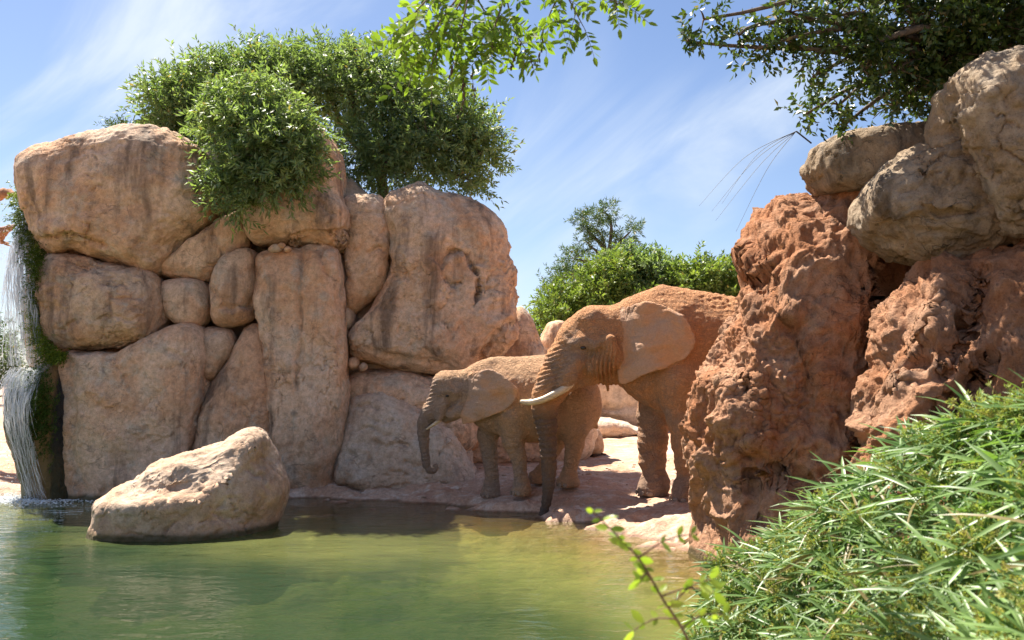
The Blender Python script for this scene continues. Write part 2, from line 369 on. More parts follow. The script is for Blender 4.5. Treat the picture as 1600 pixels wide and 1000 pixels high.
def water_material():
    b = NB('pond_water'); p = b.pos()
    m = b.mapping(p, (0.8, 1.7, 1))
    big = b.noise(m, 0.9, 2, 0.5, 0.4); mid = b.noise(m, 3.0, 3, 0.5, 0.8); small = b.noise(m, 9.0, 3, 0.55, 0.6)
    calm = b.mapr(b.noise(p, 0.35, 2, 0.5), 0.35, 0.65, 0.35, 1.0)
    sp = b.n('ShaderNodeSeparateXYZ'); b.l(p, sp.inputs[0])
    fall = b.mapr(sp.outputs[0], -7.5, -3.5, 2.6, 1.0)                      # rougher water by the waterfall
    h = b.math('MULTIPLY_ADD', big, 0.030, b.math('MULTIPLY', mid, 0.016)); h = b.math('MULTIPLY_ADD', b.math('MULTIPLY', small, 0.0060), calm, h)
    h = b.math('MULTIPLY', h, fall)
    nrm = b.bump(h, 1.0, 0.75)
    gl = b.n('ShaderNodeBsdfGlossy'); gl.inputs['Roughness'].default_value = 0.015; gl.inputs['Color'].default_value = (1, 1, 1, 1); b.l(nrm, gl.inputs['Normal'])
    tr = b.n('ShaderNodeBsdfTransparent'); tr.inputs[0].default_value = (0.80, 0.86, 0.62, 1)
    df = b.n('ShaderNodeBsdfDiffuse'); dp = b.attr('depth'); dpn = b.math('MULTIPLY_ADD', b.math('SUBTRACT', b.noise(p, 0.7, 3, 0.6), 0.5), 0.5, dp)
    b.l(b.mix(b.mapr(dpn, 0.05, 0.45), (0.20, 0.135, 0.050), b.mix(b.mapr(dpn, 0.50, 1.0), (0.150, 0.165, 0.052), (0.022, 0.050, 0.022))), df.inputs[0])
    body = b.n('ShaderNodeMixShader'); b.l(b.mapr(dp, 0.0, 0.7, 0.12, 0.72), body.inputs[0]); b.l(tr.outputs[0], body.inputs[1]); b.l(df.outputs[0], body.inputs[2])
    fr = b.n('ShaderNodeFresnel'); fr.inputs[0].default_value = 1.33; b.l(nrm, fr.inputs['Normal'])
    mx = b.n('ShaderNodeMixShader'); b.l(fr.outputs[0], mx.inputs[0]); b.l(body.outputs[0], mx.inputs[1]); b.l(gl.outputs[0], mx.inputs[2])
    b.l(mx.outputs[0], b.out.inputs[0]); return b.m
wx = np.concatenate([[-30, -20], np.linspace(-12, 6.5, 120)]); wy = np.linspace(-1, 17, 140)
WX, WY = np.meshgrid(wx, wy, indexing='ij'); jj = np.arange(WX.size).reshape(WX.shape)
Vw = np.stack([WX.ravel(), WY.ravel(), 0*WX.ravel()], -1)
Qw = np.stack([jj[:-1, :-1], jj[1:, :-1], jj[1:, 1:], jj[:-1, 1:]], -1).reshape(-1, 4)
water = add_obj('water', mesh_np('water', Vw, Qw, water_material())); set_attr(water.data, 'depth', np.clip(-ground_base(Vw[:, 0], Vw[:, 1]), 0, 2)); tag(water, kind='structure')
# ---------------------------------------------------------------- rocks
_cs = {}
def cube_sphere(n):
    if n in _cs: return _cs[n]
    t = np.tan(np.linspace(-1, 1, n+1)*pi/4); A, B = np.meshgrid(t, t, indexing='ij'); one = np.ones_like(A)
    faces = [(A, -one, B), (-A, one, B), (one, A, B), (-one, -A, B), (A, B, one), (A, -B, -one)]
    V = np.concatenate([np.stack(f, -1).reshape(-1, 3) for f in faces])
    k = np.arange((n+1)**2).reshape(n+1, n+1)
    q = np.stack([k[:-1, :-1], k[1:, :-1], k[1:, 1:], k[:-1, 1:]], -1).reshape(-1, 4)
    Q = np.concatenate([q + i*(n+1)**2 for i in range(6)])
    key = np.round(V*1e5).astype(np.int64)
    _, first, inv = np.unique(key, axis=0, return_index=True, return_inverse=True)
    V = V[first]; Q = inv.reshape(-1)[Q]
    V = V/np.linalg.norm(V, axis=1, keepdims=True)
    _cs[n] = (V, Q); return V, Q
def radial(poly, th):
    """radius of a star-shaped polygon round its centre at each angle"""
    a = poly; b = np.roll(poly, -1, axis=0); d = np.stack([np.cos(th), np.sin(th)], -1)
    R = np.zeros(len(th))
    for p0, p1 in zip(a, b):
        e = p1 - p0; den = d[:, 0]*e[1] - d[:, 1]*e[0]
        with np.errstate(divide='ignore', invalid='ignore'):
            t = (p0[0]*e[1] - p0[1]*e[0])/den; s = (p0[0]*d[:, 1] - p0[1]*d[:, 0])/den
        ok = (t > 0) & (s >= -1e-6) & (s <= 1+1e-6) & np.isfinite(t)
        R = np.where(ok, np.maximum(R, t), R)
    return R
def polydist(px, py, line):
    """distance to a polyline and the signed side of the nearest segment"""
    best = np.full(px.shape, 1e9); side = np.zeros(px.shape); along = np.zeros(px.shape)
    L = np.asarray(line, float); cum = 0
    for a, b in zip(L[:-1], L[1:]):
        e = b - a; l2 = e @ e; t = np.clip(((px-a[0])*e[0] + (py-a[1])*e[1])/l2, 0, 1)
        dx, dy = px - a[0] - t*e[0], py - a[1] - t*e[1]; d = np.hypot(dx, dy)
        s = np.sign(e[0]*dy - e[1]*dx); m = d < best
        best = np.where(m, d, best); side = np.where(m, s, side); along = np.where(m, cum + t*math.sqrt(l2), along); cum += math.sqrt(l2)
    return best, side, along/cum
def granite(p, seed, amp=1.0):
    q = p + seed*11.7
    d = 0.085*fbm(q*0.75, 2) + 0.030*fbm(q*2.4, 4)
    m = sstep(-0.05, 0.35, fbm(q*0.9 + 40, 2))
    s = fbm(q*np.array([1.3, 1.3, 1.9]) + 70, 4)*3.2; fr = s - np.floor(s)
    d = d + 0.026*(np.floor(s) + sstep(.84, 1, fr))*m                           # flaking
    c = np.abs(fbm(q*np.array([1.5, 1.5, 1.1]) + 100, 4)); d = d - 0.045*np.exp(-(c/0.020)**2)*sstep(0.0, 0.3, fbm(q*0.8 + 9, 2))
    d = d + 0.009*fbm(q*11, 4, .6) - 0.012*sstep(.25, .6, pnoise(q*5.5 + 200))
    return d*amp
def earth(p, seed, amp=1.0):
    q = p + seed*11.7
    w = np.stack([fbm(q*0.9 + 3, 3), fbm(q*0.9 + 23, 3), fbm(q*0.9 + 43, 3)], -1)
    d = 0.10*fbm(q*0.9, 3) + 0.055*ridged(q*1.3*np.array([1, 1, .45]) + w*0.8, 3)
    s = fbm(q*1.3*np.array([1, 1, .8]) + w*.8 + 60, 4, .55)*3.4; fr = s - np.floor(s); d = d + .050*(np.floor(s) + sstep(.70, 1, fr))   # broken steps
    d = d + 0.018*fbm(q*3.0 + w, 3) + 0.016*ridged(q*6.5 + w*1.5, 4, .62) + 0.012*fbm(q*14, 4, .68)
    pit = pnoise(q*3.1 + 77); d = d - 0.08*sstep(0.36, 0.70, pit)
    pit = pnoise(q*8.0 + 177); d = d - 0.030*sstep(0.30, 0.60, pit)
    return d*amp
SEED = [0]
def rock(name, label, outline, Y, front, back=None, mat=None, n=44, p=3.0, style=granite, amp=1.0, lean=(0.0, 0.0), cracks=(), soft=0.02, group=None, cat='boulder', center=None, spl=True):
    """closed rock from its outline (photo pixels) at distance Y, with real depth to both sides; lean = dY/dx, dY/dz"""
    SEED[0] += 1
    pts = np.array([P(x, y, Y) for x, y in outline]); xz = pts[:, [0, 2]]
    if spl: xz = spline(xz, len(xz)*8, closed=True)
    if center is not None: cc = P(center[0], center[1], Y)[[0, 2]]
    else: cc = (xz.max(0) + xz.min(0))/2
    th = np.linspace(-pi, pi, 721); R = radial(xz - cc, th)
    k = max(1, int(720*soft)); ker = np.hanning(2*k+1); ker /= ker.sum()
    R = np.convolve(np.concatenate([R[-k-1:-1], R, R[1:k+1]]), ker, 'valid')
    D, Q = cube_sphere(n)
    s = np.hypot(D[:, 0], D[:, 2]); c = np.abs(D[:, 1]); t = np.arctan2(D[:, 2], D[:, 0])
    den = (s**p + c**p)**(1/p); rho = s/den; eta = c/den
    r = np.interp(t, th, R)*rho
    x, z = np.cos(t)*r, np.sin(t)*r
    back = front if back is None else back
    y = np.where(D[:, 1] < 0, -front, back)*eta + lean[0]*x + lean[1]*z
    V = np.stack([cc[0] + x, Y + y, cc[1] + z], -1)
    nr = vnormals(V, Q)
    size = min(1.0, max(np.ptp(x), np.ptp(z))/1.6)
    V = V + nr*(style(V, SEED[0], amp*(0.35 + 0.65*size)))[:, None]
    if len(cracks):
        nr = vnormals(V, Q); px, py = to_px(V); face = sstep(0.3, -0.1, nr[:, 1])
        wob = fbm(V*5.0 + SEED[0], 3)*4.0; wob2 = fbm(V*5.0 + 50 + SEED[0], 3)*4.0
        off = np.zeros(len(V))
        for ck in cracks:
            kind, line, w, dep = ck
            d, sd_, al = polydist(px + wob, py + wob2, line)
            end = sstep(0, 0.08, al)*sstep(1, 0.92, al)
            if kind == 'groove': off -= 1.1*dep*np.exp(-(d/w)**2)*(0.35 + 0.65*end)
            if kind == 'ledge': off += dep*sstep(-w*0.35, w*0.35, -sd_*d)*np.exp(-(d/(w*5))**2)*end     # the left-hand side of the line stands proud
            if kind == 'valley': off -= dep*np.exp(-(d/w)**2)
            if kind == 'ridge': off += dep*np.exp(-(d/w)**2)
        V = V + nr*(off*face)[:, None]
    return thing(name, V, Q, mat or M_CLIFF, label, cat, group)

# --- the stacked boulders of the cliff
rock('boulder', 'huge rounded tan boulder crowning the cliff above the waterfall moss', [(42, 275), (58, 243), (110, 222), (180, 206), (240, 202), (295, 214), (325, 248), (340, 300), (338, 345), (300, 380), (262, 416), (243, 427), (200, 414), (140, 403), (95, 402), (66, 372), (52, 325)],
     15.35, 0.95, 1.0, n=92, p=2.9, amp=1.1, cracks=[('groove', [(64, 372), (95, 368), (130, 372), (165, 385)], 5, .07), ('ledge', [(60, 368), (100, 362), (140, 366)], 6, .07), ('groove', [(90, 250), (140, 235), (200, 222)], 5, .03), ('groove', [(255, 330), (280, 345), (300, 352)], 3, .03)])
rock('boulder', 'broad pillow shaped tan boulder with wrinkled cracks under the crowning boulder', [(70, 425), (86, 400), (120, 398), (190, 411), (238, 426), (257, 450), (263, 490), (257, 522), (238, 538), (190, 547), (130, 552), (95, 548), (78, 530), (67, 475)],
     15.3, 0.72, 0.9, n=88, p=3.0, cracks=[('groove', [(110, 408), (130, 418), (165, 416)], 3, .05), ('groove', [(155, 440), (175, 445), (190, 442), (205, 452)], 2.6, .04), ('groove', [(170, 460), (190, 466), (225, 462)], 2.6, .04), ('groove', [(150, 500), (175, 494), (205, 500), (230, 494)], 2.6, .035), ('groove', [(95, 520), (110, 505), (120, 498)], 3, .04)])
rock('boulder', 'tall squared brown block standing in the water beside the waterfall', [(104, 562), (150, 552), (200, 545), (250, 520), (290, 505), (316, 514), (323, 560), (318, 620), (310, 670), (306, 740), (300, 830), (200, 835), (112, 830), (104, 700)],
     15.25, 0.62, 0.9, n=90, p=4.5, amp=0.9, cracks=[('groove', [(255, 610), (235, 625), (222, 640)], 5, .05), ('groove', [(262, 545), (285, 560), (300, 556)], 3, .04), ('groove', [(250, 575), (280, 572)], 2.5, .03), ('groove', [(280, 545), (300, 540)], 2.5, .03), ('valley', [(105, 560), (112, 640), (108, 700), (130, 770)], 8, .08)])
rock('boulder', 'slanting wedge boulder tucked under the crowning boulder and bush', [(258, 428), (275, 402), (330, 365), (368, 340), (392, 325), (388, 370), (370, 398), (342, 422), (320, 438), (286, 436)], 15.55, 0.5, 0.5, n=40, p=2.8,
     cracks=[('groove', [(330, 362), (342, 385), (350, 398), (347, 415)], 3, .05), ('groove', [(325, 415), (345, 420)], 2.5, .03)])
rock('boulder', 'small round boulder wedged between the pillow boulder and an egg shaped one', [(257, 440), (290, 436), (320, 440), (336, 462), (338, 484), (325, 508), (300, 514), (270, 504), (258, 480)], 15.45, 0.5, 0.4, n=40, p=2.7, amp=0.7)
rock('boulder', 'egg shaped boulder with a chipped lower edge beside the tall pillar', [(331, 445), (345, 410), (362, 392), (382, 387), (400, 395), (406, 430), (402, 480), (398, 504), (365, 514), (340, 508), (336, 480)], 15.45, 0.55, 0.5, n=44, p=2.8, amp=0.8,
     cracks=[('ledge', [(338, 482), (360, 488), (375, 479), (396, 486)], 5, -.07), ('groove', [(338, 482), (360, 488), (375, 479), (396, 486)], 3, .04)])
rock('boulder', 'small drop shaped stone standing on its point below the round boulder', [(323, 520), (340, 514), (360, 516), (368, 530), (362, 556), (345, 580), (330, 592), (321, 580)], 15.4, 0.38, 0.4, n=30, p=2.6, amp=0.7)
rock('boulder', 'tiny stone jammed in the crack under the drop shaped stone', [(315, 598), (326, 592), (332, 600), (328, 616), (318, 622)], 15.35, 0.25, 0.2, n=14, p=2.4, amp=0.5)
rock('boulder', 'low sloping slab leaning against the foot of the tall pillar', [(312, 690), (318, 640), (335, 600), (360, 560), (385, 515), (405, 505), (418, 520), (432, 600), (440, 700), (470, 760), (400, 800), (314, 800)], 15.5, 0.62, 0.5, n=54, p=3.2, lean=(0, .06),
     cracks=[('groove', [(378, 560), (370, 590), (366, 640)], 3, .05), ('groove', [(415, 560), (425, 610), (428, 660)], 3, .05)])
rock('rock_pillar', 'tall rock pillar split by a vertical seam with two rounded heads', [(404, 395), (425, 388), (455, 392), (470, 386), (500, 383), (532, 388), (541, 420), (540, 520), (545, 620), (538, 690), (526, 740), (520, 790), (440, 790), (425, 740), (418, 640), (410, 540), (403, 470)], 15.6, 0.66, 0.7, n=88, p=3.6, amp=0.9, cat='rock',
     cracks=[('groove', [(470, 384), (471, 420), (468, 470), (472, 520), (466, 570), (460, 620)], 4, .07), ('valley', [(468, 384), (470, 470), (468, 560)], 12, .03), ('groove', [(500, 384), (502, 400), (508, 425), (520, 435)], 3, .06), ('groove', [(530, 515), (532, 545), (529, 575)], 3, .05), ('ridge', [(490, 640), (485, 690), (492, 720)], 16, .10), ('groove', [(455, 650), (452, 690), (456, 725)], 3, .05), ('groove', [(475, 690), (470, 715)], 3, .05), ('groove', [(482, 385), (480, 410)], 3, .04)])
rock('boulder', 'tall helmet shaped boulder rising out of the bush above the pillar', [(388, 352), (394, 300), (430, 260), (470, 215), (490, 199), (508, 200), (525, 225), (538, 265), (542, 310), (553, 340), (551, 374), (532, 391), (490, 384), (440, 383), (405, 389), (390, 375)], 15.6, 0.9, 0.9, n=80, p=2.7,
     cracks=[('ledge', [(552, 355), (510, 360), (470, 362), (440, 372)], 8, -.08), ('groove', [(470, 362), (458, 372), (450, 384)], 3, .04), ('groove', [(495, 310), (510, 330), (528, 335)], 2.6, .035)])
rock('boulder', 'narrow upright boulder with a pale flaked patch beside the great slab', [(539, 315), (555, 305), (590, 306), (606, 325), (613, 365), (610, 410), (598, 450), (570, 478), (545, 486), (536, 430)], 15.95, 0.55, 0.5, n=48, p=2.8,
     cracks=[('groove', [(575, 400), (590, 385), (602, 390)], 4, .05), ('groove', [(570, 415), (560, 430)], 3, .03)])
rock('boulder', 'small square stone in the gap between the pillar and the great slab', [(536, 482), (548, 478), (556, 492), (552, 512), (538, 516)], 15.9, 0.3, 0.3, n=18, p=2.8, amp=0.5)
rock('rock_slab', 'great upright tan slab with a dark flaked hollow and slanting top', [(606, 320), (625, 302), (648, 291), (672, 294), (720, 308), (765, 328), (788, 358), (800, 395), (810, 440), (812, 478), (806, 520), (780, 552), (745, 566), (735, 588), (690, 586), (640, 578), (590, 572), (556, 566), (542, 545), (548, 520), (572, 490), (598, 455), (612, 400)], 16.3, 0.85, 1.1, n=108, p=3.4, amp=1.25, lean=(0.12, .05), cat='rock', soft=.012,
     cracks=[('ledge', [(690, 420), (700, 405), (720, 392), (735, 405), (738, 420)], 6, -.10), ('groove', [(700, 402), (715, 392), (730, 400), (735, 415), (748, 430)], 4.5, .10), ('groove', [(695, 430), (705, 445), (720, 440)], 4, .10), ('groove', [(752, 435), (748, 455), (742, 480)], 4, .10), ('groove', [(628, 505), (622, 525)], 3, .04), ('ridge', [(655, 295), (668, 380), (680, 470)], 22, .09),
             ('groove', [(808, 500), (775, 520), (760, 545), (752, 566)], 6, .09), ('valley', [(790, 530), (765, 552)], 12, .09), ('groove', [(625, 395), (640, 440)], 3, .03)])
rock('boulder', 'pale pebble beside a smaller one on the ledge below the great slab', [(544, 562), (553, 557), (561, 562), (561, 572), (550, 577), (543, 572)], 15.75, 0.13, 0.13, n=12, p=2.3, amp=0.2)
rock('boulder', 'smaller pale pebble on the ledge below the great slab', [(561, 572), (568, 566), (575, 571), (573, 578), (564, 580)], 15.7, 0.1, 0.1, n=10, p=2.2, amp=0.2)
for lab, o in (('brown pebble, largest of the three lying on top of the pillar', [(419, 388), (428, 381), (438, 383), (441, 391), (432, 395), (421, 394)]),
               ('brown pebble, middle one of the three lying on top of the pillar', [(434, 383), (440, 379), (446, 382), (445, 388), (437, 388)]),
               ('brown pebble, smallest of the three lying on top of the pillar', [(445, 388), (451, 385), (456, 389), (452, 393), (446, 393)])):
    rock('pebble', lab, o, 15.05, 0.09, 0.09, n=10, p=2.2, amp=0.2, cat='pebble', group='pebbles on the pillar')
rock('boulder', 'long low ledge of reddish rock lying under the great slab', [(543, 592), (560, 580), (600, 578), (650, 584), (700, 590), (735, 598), (745, 640), (740, 700), (640, 720), (550, 690), (540, 640)], 16.3, 0.75, 0.9, n=48, p=3.2)
rock('boulder', 'grey domed rock seamed with short cracks standing on the bank', [(527, 760), (526, 700), (529, 645), (545, 613), (575, 600), (606, 602), (650, 624), (700, 664), (735, 704), (750, 740), (752, 775), (640, 785)], 15.9, 0.85, 0.8, mat=M_GREY, n=84, p=2.5, lean=(0, .25),
     cracks=[('groove', [(555, 635), (575, 630), (590, 640)], 2.6, .05), ('groove', [(555, 672), (580, 668), (600, 680), (615, 678)], 2.8, .05), ('groove', [(585, 690), (605, 700), (625, 692), (640, 700)], 2.8, .05), ('groove', [(580, 710), (575, 725)], 2.8, .05), ('groove', [(630, 720), (650, 728), (665, 722)], 2.8, .05), ('groove', [(600, 655), (630, 660)], 2.4, .04), ('groove', [(545, 705), (560, 720)], 2.4, .04), ('groove', [(610, 735), (640, 742)], 2.4, .04), ('groove', [(570, 650), (600, 662), (612, 656)], 2.4, .04)])
rock('boulder', 'wide flat faced rock behind the young elephant and grey dome', [(655, 660), (690, 615), (760, 590), (850, 585), (920, 605), (935, 660), (930, 700), (880, 725), (740, 730), (670, 730)], 17.3, 0.7, 0.8, mat=M_GREY, n=48, p=3.2)
rock('boulder', 'smooth sloping slab rising behind the young elephants back', [(762, 570), (775, 530), (795, 495), (812, 484), (828, 500), (842, 530), (850, 560), (850, 620), (770, 620)], 18.0, 0.6, 0.7, n=36, p=2.8)
rock('boulder', 'small rounded boulder on sunny ground behind the young elephants tail', [(893, 705), (895, 670), (908, 650), (922, 648), (936, 665), (943, 690), (942, 708), (915, 714)], 17.9, 0.4, 0.4, mat=M_BOULDER, n=30, p=2.6)
rock('boulder', 'long grey rock outcrop in the shade beyond the sunny clearing', [(860, 600), (900, 565), (980, 560), (1080, 575), (1180, 600), (1200, 660), (1120, 690), (1000, 690), (930, 680), (870, 660)], 23.5, 1.0, 1.2, mat=M_GREY, n=44, p=3.0, cracks=[('groove', [(915, 625), (950, 640), (990, 632)], 4, .2), ('groove', [(930, 650), (970, 655)], 3, .12)])
rock('boulder', 'low tilted slab lying before the grey outcrop behind the elephants', [(915, 668), (940, 655), (980, 660), (1005, 668), (1010, 682), (960, 684), (918, 682)], 22.0, 0.5, 0.6, mat=M_GREY, n=22, p=2.6)
rock('boulder', 'brown boulder half hidden below the far trees behind the big elephant', [(846, 540), (852, 515), (868, 503), (885, 510), (890, 560), (850, 575)], 24.0, 0.5, 0.5, n=24, p=2.6)
rock('boulder', 'big wedge shaped boulder lying in the pond with sunlit flank', [(160.5, 834.4), (166.1, 809.6), (186.5, 779.2), (207.0, 754.5), (244.2, 728.9), (300.0, 705.1), (355.8, 685.2), (388.4, 673.8), (404.2, 684.2), (422.8, 714.6), (436.7, 746.0), (438.6, 771.6), (430.2, 803.0), (416.2, 845), (374.4, 880), (290.7, 890), (207.0, 880), (167.9, 862)],
     12.0, 0.95, 0.8, mat=M_BOULDER, n=90, p=2.3, lean=(0.16, .28), cracks=[('ridge', [(165, 800), (240, 790), (310, 785), (350, 745), (398, 690)], 20, .12), ('valley', [(230, 765), (300, 755), (350, 720)], 26, .10), ('groove', [(258, 838), (262, 825), (275, 815)], 3, .04), ('groove', [(195, 835), (230, 838), (262, 842)], 2.5, .03), ('groove', [(385, 735), (410, 745), (420, 770)], 3, .04), ('groove', [(330, 800), (350, 812), (380, 806)], 3, .03)])
# rock mass behind the joints
rock('rock_mass', 'dark rock mass showing only in the joints between the stacked boulders', [(75, 300), (150, 230), (300, 230), (400, 260), (520, 260), (600, 330), (640, 340), (760, 360), (780, 460), (760, 560), (740, 660), (700, 760), (400, 800), (130, 800), (115, 560), (90, 480)], 17.0, 0.75, 2.2, n=30, p=4, amp=.6, cat='rock')
rock('boulder', 'upright dark wet rock streaming with water under the waterfall', [(22, 640), (28, 600), (45, 580), (75, 566), (110, 560), (124, 600), (120, 700), (128, 830), (60, 835), (44, 760), (34, 700)], 15.15, 0.62, 0.8, n=44, p=2.8, mat=None, amp=.8)
WETROCK = [o for o in col.objects if o.get('label', '').startswith('upright dark wet rock')][0]
rock('boulder', 'dark ledge of rock behind the upper fall of water', [(60, 330), (85, 300), (110, 330), (120, 420), (115, 520), (105, 590), (60, 600), (44, 540), (46, 450)], 15.9, 0.4, 0.5, n=30, p=2.8)
def wet_material():
    b = NB('wet_mossy_rock'); p = b.pos(); sp = b.n('ShaderNodeSeparateXYZ'); b.l(p, sp.inputs[0])
    n1 = b.noise(p, 2.5, 5, 0.6, 0.4); n2 = b.noise(p, 14, 5, 0.7); n3 = b.noise(p, 60, 3, 0.7)
    xx = b.math('MULTIPLY_ADD', n1, 0.35, sp.outputs[0])
    c = b.mix(b.mapr(n2, 0.35, 0.65), (0.012, 0.016, 0.008), (0.035, 0.055, 0.015))
    c = b.mix(b.mapr(n3, 0.45, 0.62), c, (0.05, 0.10, 0.018))
    c = b.mix(b.mapr(xx, -7.72, -7.55), c, (0.30, 0.17, 0.06))
    c = b.mix(b.mapr(xx, -7.40, -7.30), c, (0.02, 0.018, 0.016))
    low = b.mapr(b.math('MULTIPLY_ADD', n1, 0.8, sp.outputs[2]), 1.6, 0.7)
    c = b.mix(b.math('MULTIPLY', low, 0.5), c, (0.11, 0.09, 0.018))
    h = b.math('MULTIPLY_ADD', n2, 0.06, b.math('MULTIPLY', n3, 0.02))
    return b.finish(c, 0.35, b.bump(h, 1.0, 1.0), 0.5)
WETROCK.data.materials.clear(); WETROCK.data.materials.append(wet_material())

# --- the red earth outcrop on the right and the boulders lying on it
rock('rock_outcrop', 'rough crumbling red earth column standing between the elephants and sedge', [(1072, 893), (1092, 862), (1102, 830), (1098, 780), (1088, 700), (1090, 640), (1100, 600), (1124, 560), (1152, 522), (1174, 486), (1190, 455), (1198, 432), (1190, 408), (1200, 372), (1212, 338), (1236, 311), (1268, 300), (1305, 289), (1348, 278), (1388, 300), (1366, 420), (1358, 560), (1346, 650), (1340, 760), (1355, 960), (1200, 985), (1085, 960)],
     10.3, 0.85, 1.1, mat=M_DIRT, n=142, p=3.0, style=earth, amp=0.80, lean=(-.10, .22), cat='rock', soft=.008, center=(1240, 640),
     cracks=[('valley', [(1385, 420), (1380, 540), (1365, 680), (1350, 760)], 22, .3), ('ridge', [(1160, 395), (1180, 430), (1190, 415)], 18, .12), ('groove', [(1170, 440), (1190, 448), (1210, 440)], 8, .14), ('valley', [(1180, 745), (1230, 735), (1260, 760)], 20, .16), ('ridge', [(1110, 600), (1180, 590), (1200, 680), (1150, 705)], 16, .08)])
rock('rock_outcrop', 'sloping red earth bank with deep pits behind the sedge clump', [(1376, 690), (1390, 620), (1414, 555), (1446, 492), (1490, 445), (1540, 408), (1600, 386), (1700, 372), (1800, 400), (1830, 560), (1820, 800), (1700, 950), (1500, 960), (1380, 900)],
     8.25, 0.8, 1.0, mat=M_DIRT, n=108, p=2.7, style=earth, amp=0.85, lean=(-.15, .45), cat='rock', soft=.01, center=(1560, 660),
     cracks=[('valley', [(1530, 430), (1510, 520), (1470, 580)], 14, .12), ('groove', [(1505, 490), (1512, 500)], 10, .2), ('valley', [(1540, 560), (1520, 620), (1470, 640)], 16, .18), ('ridge', [(1470, 450), (1440, 520), (1400, 600)], 14, .08)])
rock('rock_mass', 'dark hollow of red earth at the back of the outcrop cave', [(1290, 330), (1450, 300), (1650, 300), (1800, 400), (1800, 900), (1400, 940), (1280, 800)], 11.4, 0.45, 1.8, mat=M_DIRT, n=60, p=4, style=earth, amp=.8, cat='rock')
rock('boulder', 'pale grey wedge boulder overhanging the hollow of the red outcrop', [(1332, 345), (1345, 306), (1375, 266), (1420, 232), (1470, 208), (1510, 214), (1560, 235), (1640, 262), (1720, 300), (1720, 380), (1640, 394), (1580, 394), (1530, 402), (1480, 415), (1430, 408), (1380, 392), (1345, 370)],
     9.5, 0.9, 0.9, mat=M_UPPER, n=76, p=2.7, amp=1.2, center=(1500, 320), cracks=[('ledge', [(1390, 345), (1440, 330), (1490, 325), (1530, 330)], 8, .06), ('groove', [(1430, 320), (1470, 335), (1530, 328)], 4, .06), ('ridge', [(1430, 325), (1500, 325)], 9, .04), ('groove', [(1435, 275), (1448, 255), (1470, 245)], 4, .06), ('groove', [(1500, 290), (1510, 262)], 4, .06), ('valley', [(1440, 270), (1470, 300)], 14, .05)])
rock('boulder', 'great weathered bulging boulder leaning over the pale wedge boulder', [(1478, 195), (1482, 150), (1505, 115), (1545, 89), (1600, 72), (1680, 65), (1760, 100), (1790, 250), (1740, 370), (1650, 388), (1590, 372), (1545, 335), (1508, 285), (1486, 238)],
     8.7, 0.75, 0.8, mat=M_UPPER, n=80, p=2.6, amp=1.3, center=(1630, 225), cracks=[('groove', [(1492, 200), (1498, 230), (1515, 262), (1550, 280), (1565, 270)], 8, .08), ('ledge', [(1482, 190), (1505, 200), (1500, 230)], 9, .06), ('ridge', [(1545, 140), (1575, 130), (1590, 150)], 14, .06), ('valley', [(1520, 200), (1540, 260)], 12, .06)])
rock('boulder', 'long dark boulder lying on top of the red column under leaves', [(1255, 262), (1262, 233), (1285, 219), (1340, 211), (1400, 201), (1450, 193), (1510, 190), (1540, 230), (1500, 270), (1420, 290), (1340, 300), (1290, 306), (1262, 290)],
     10.4, 0.55, 0.6, mat=M_UPPER, n=56, p=2.7, amp=1.1)
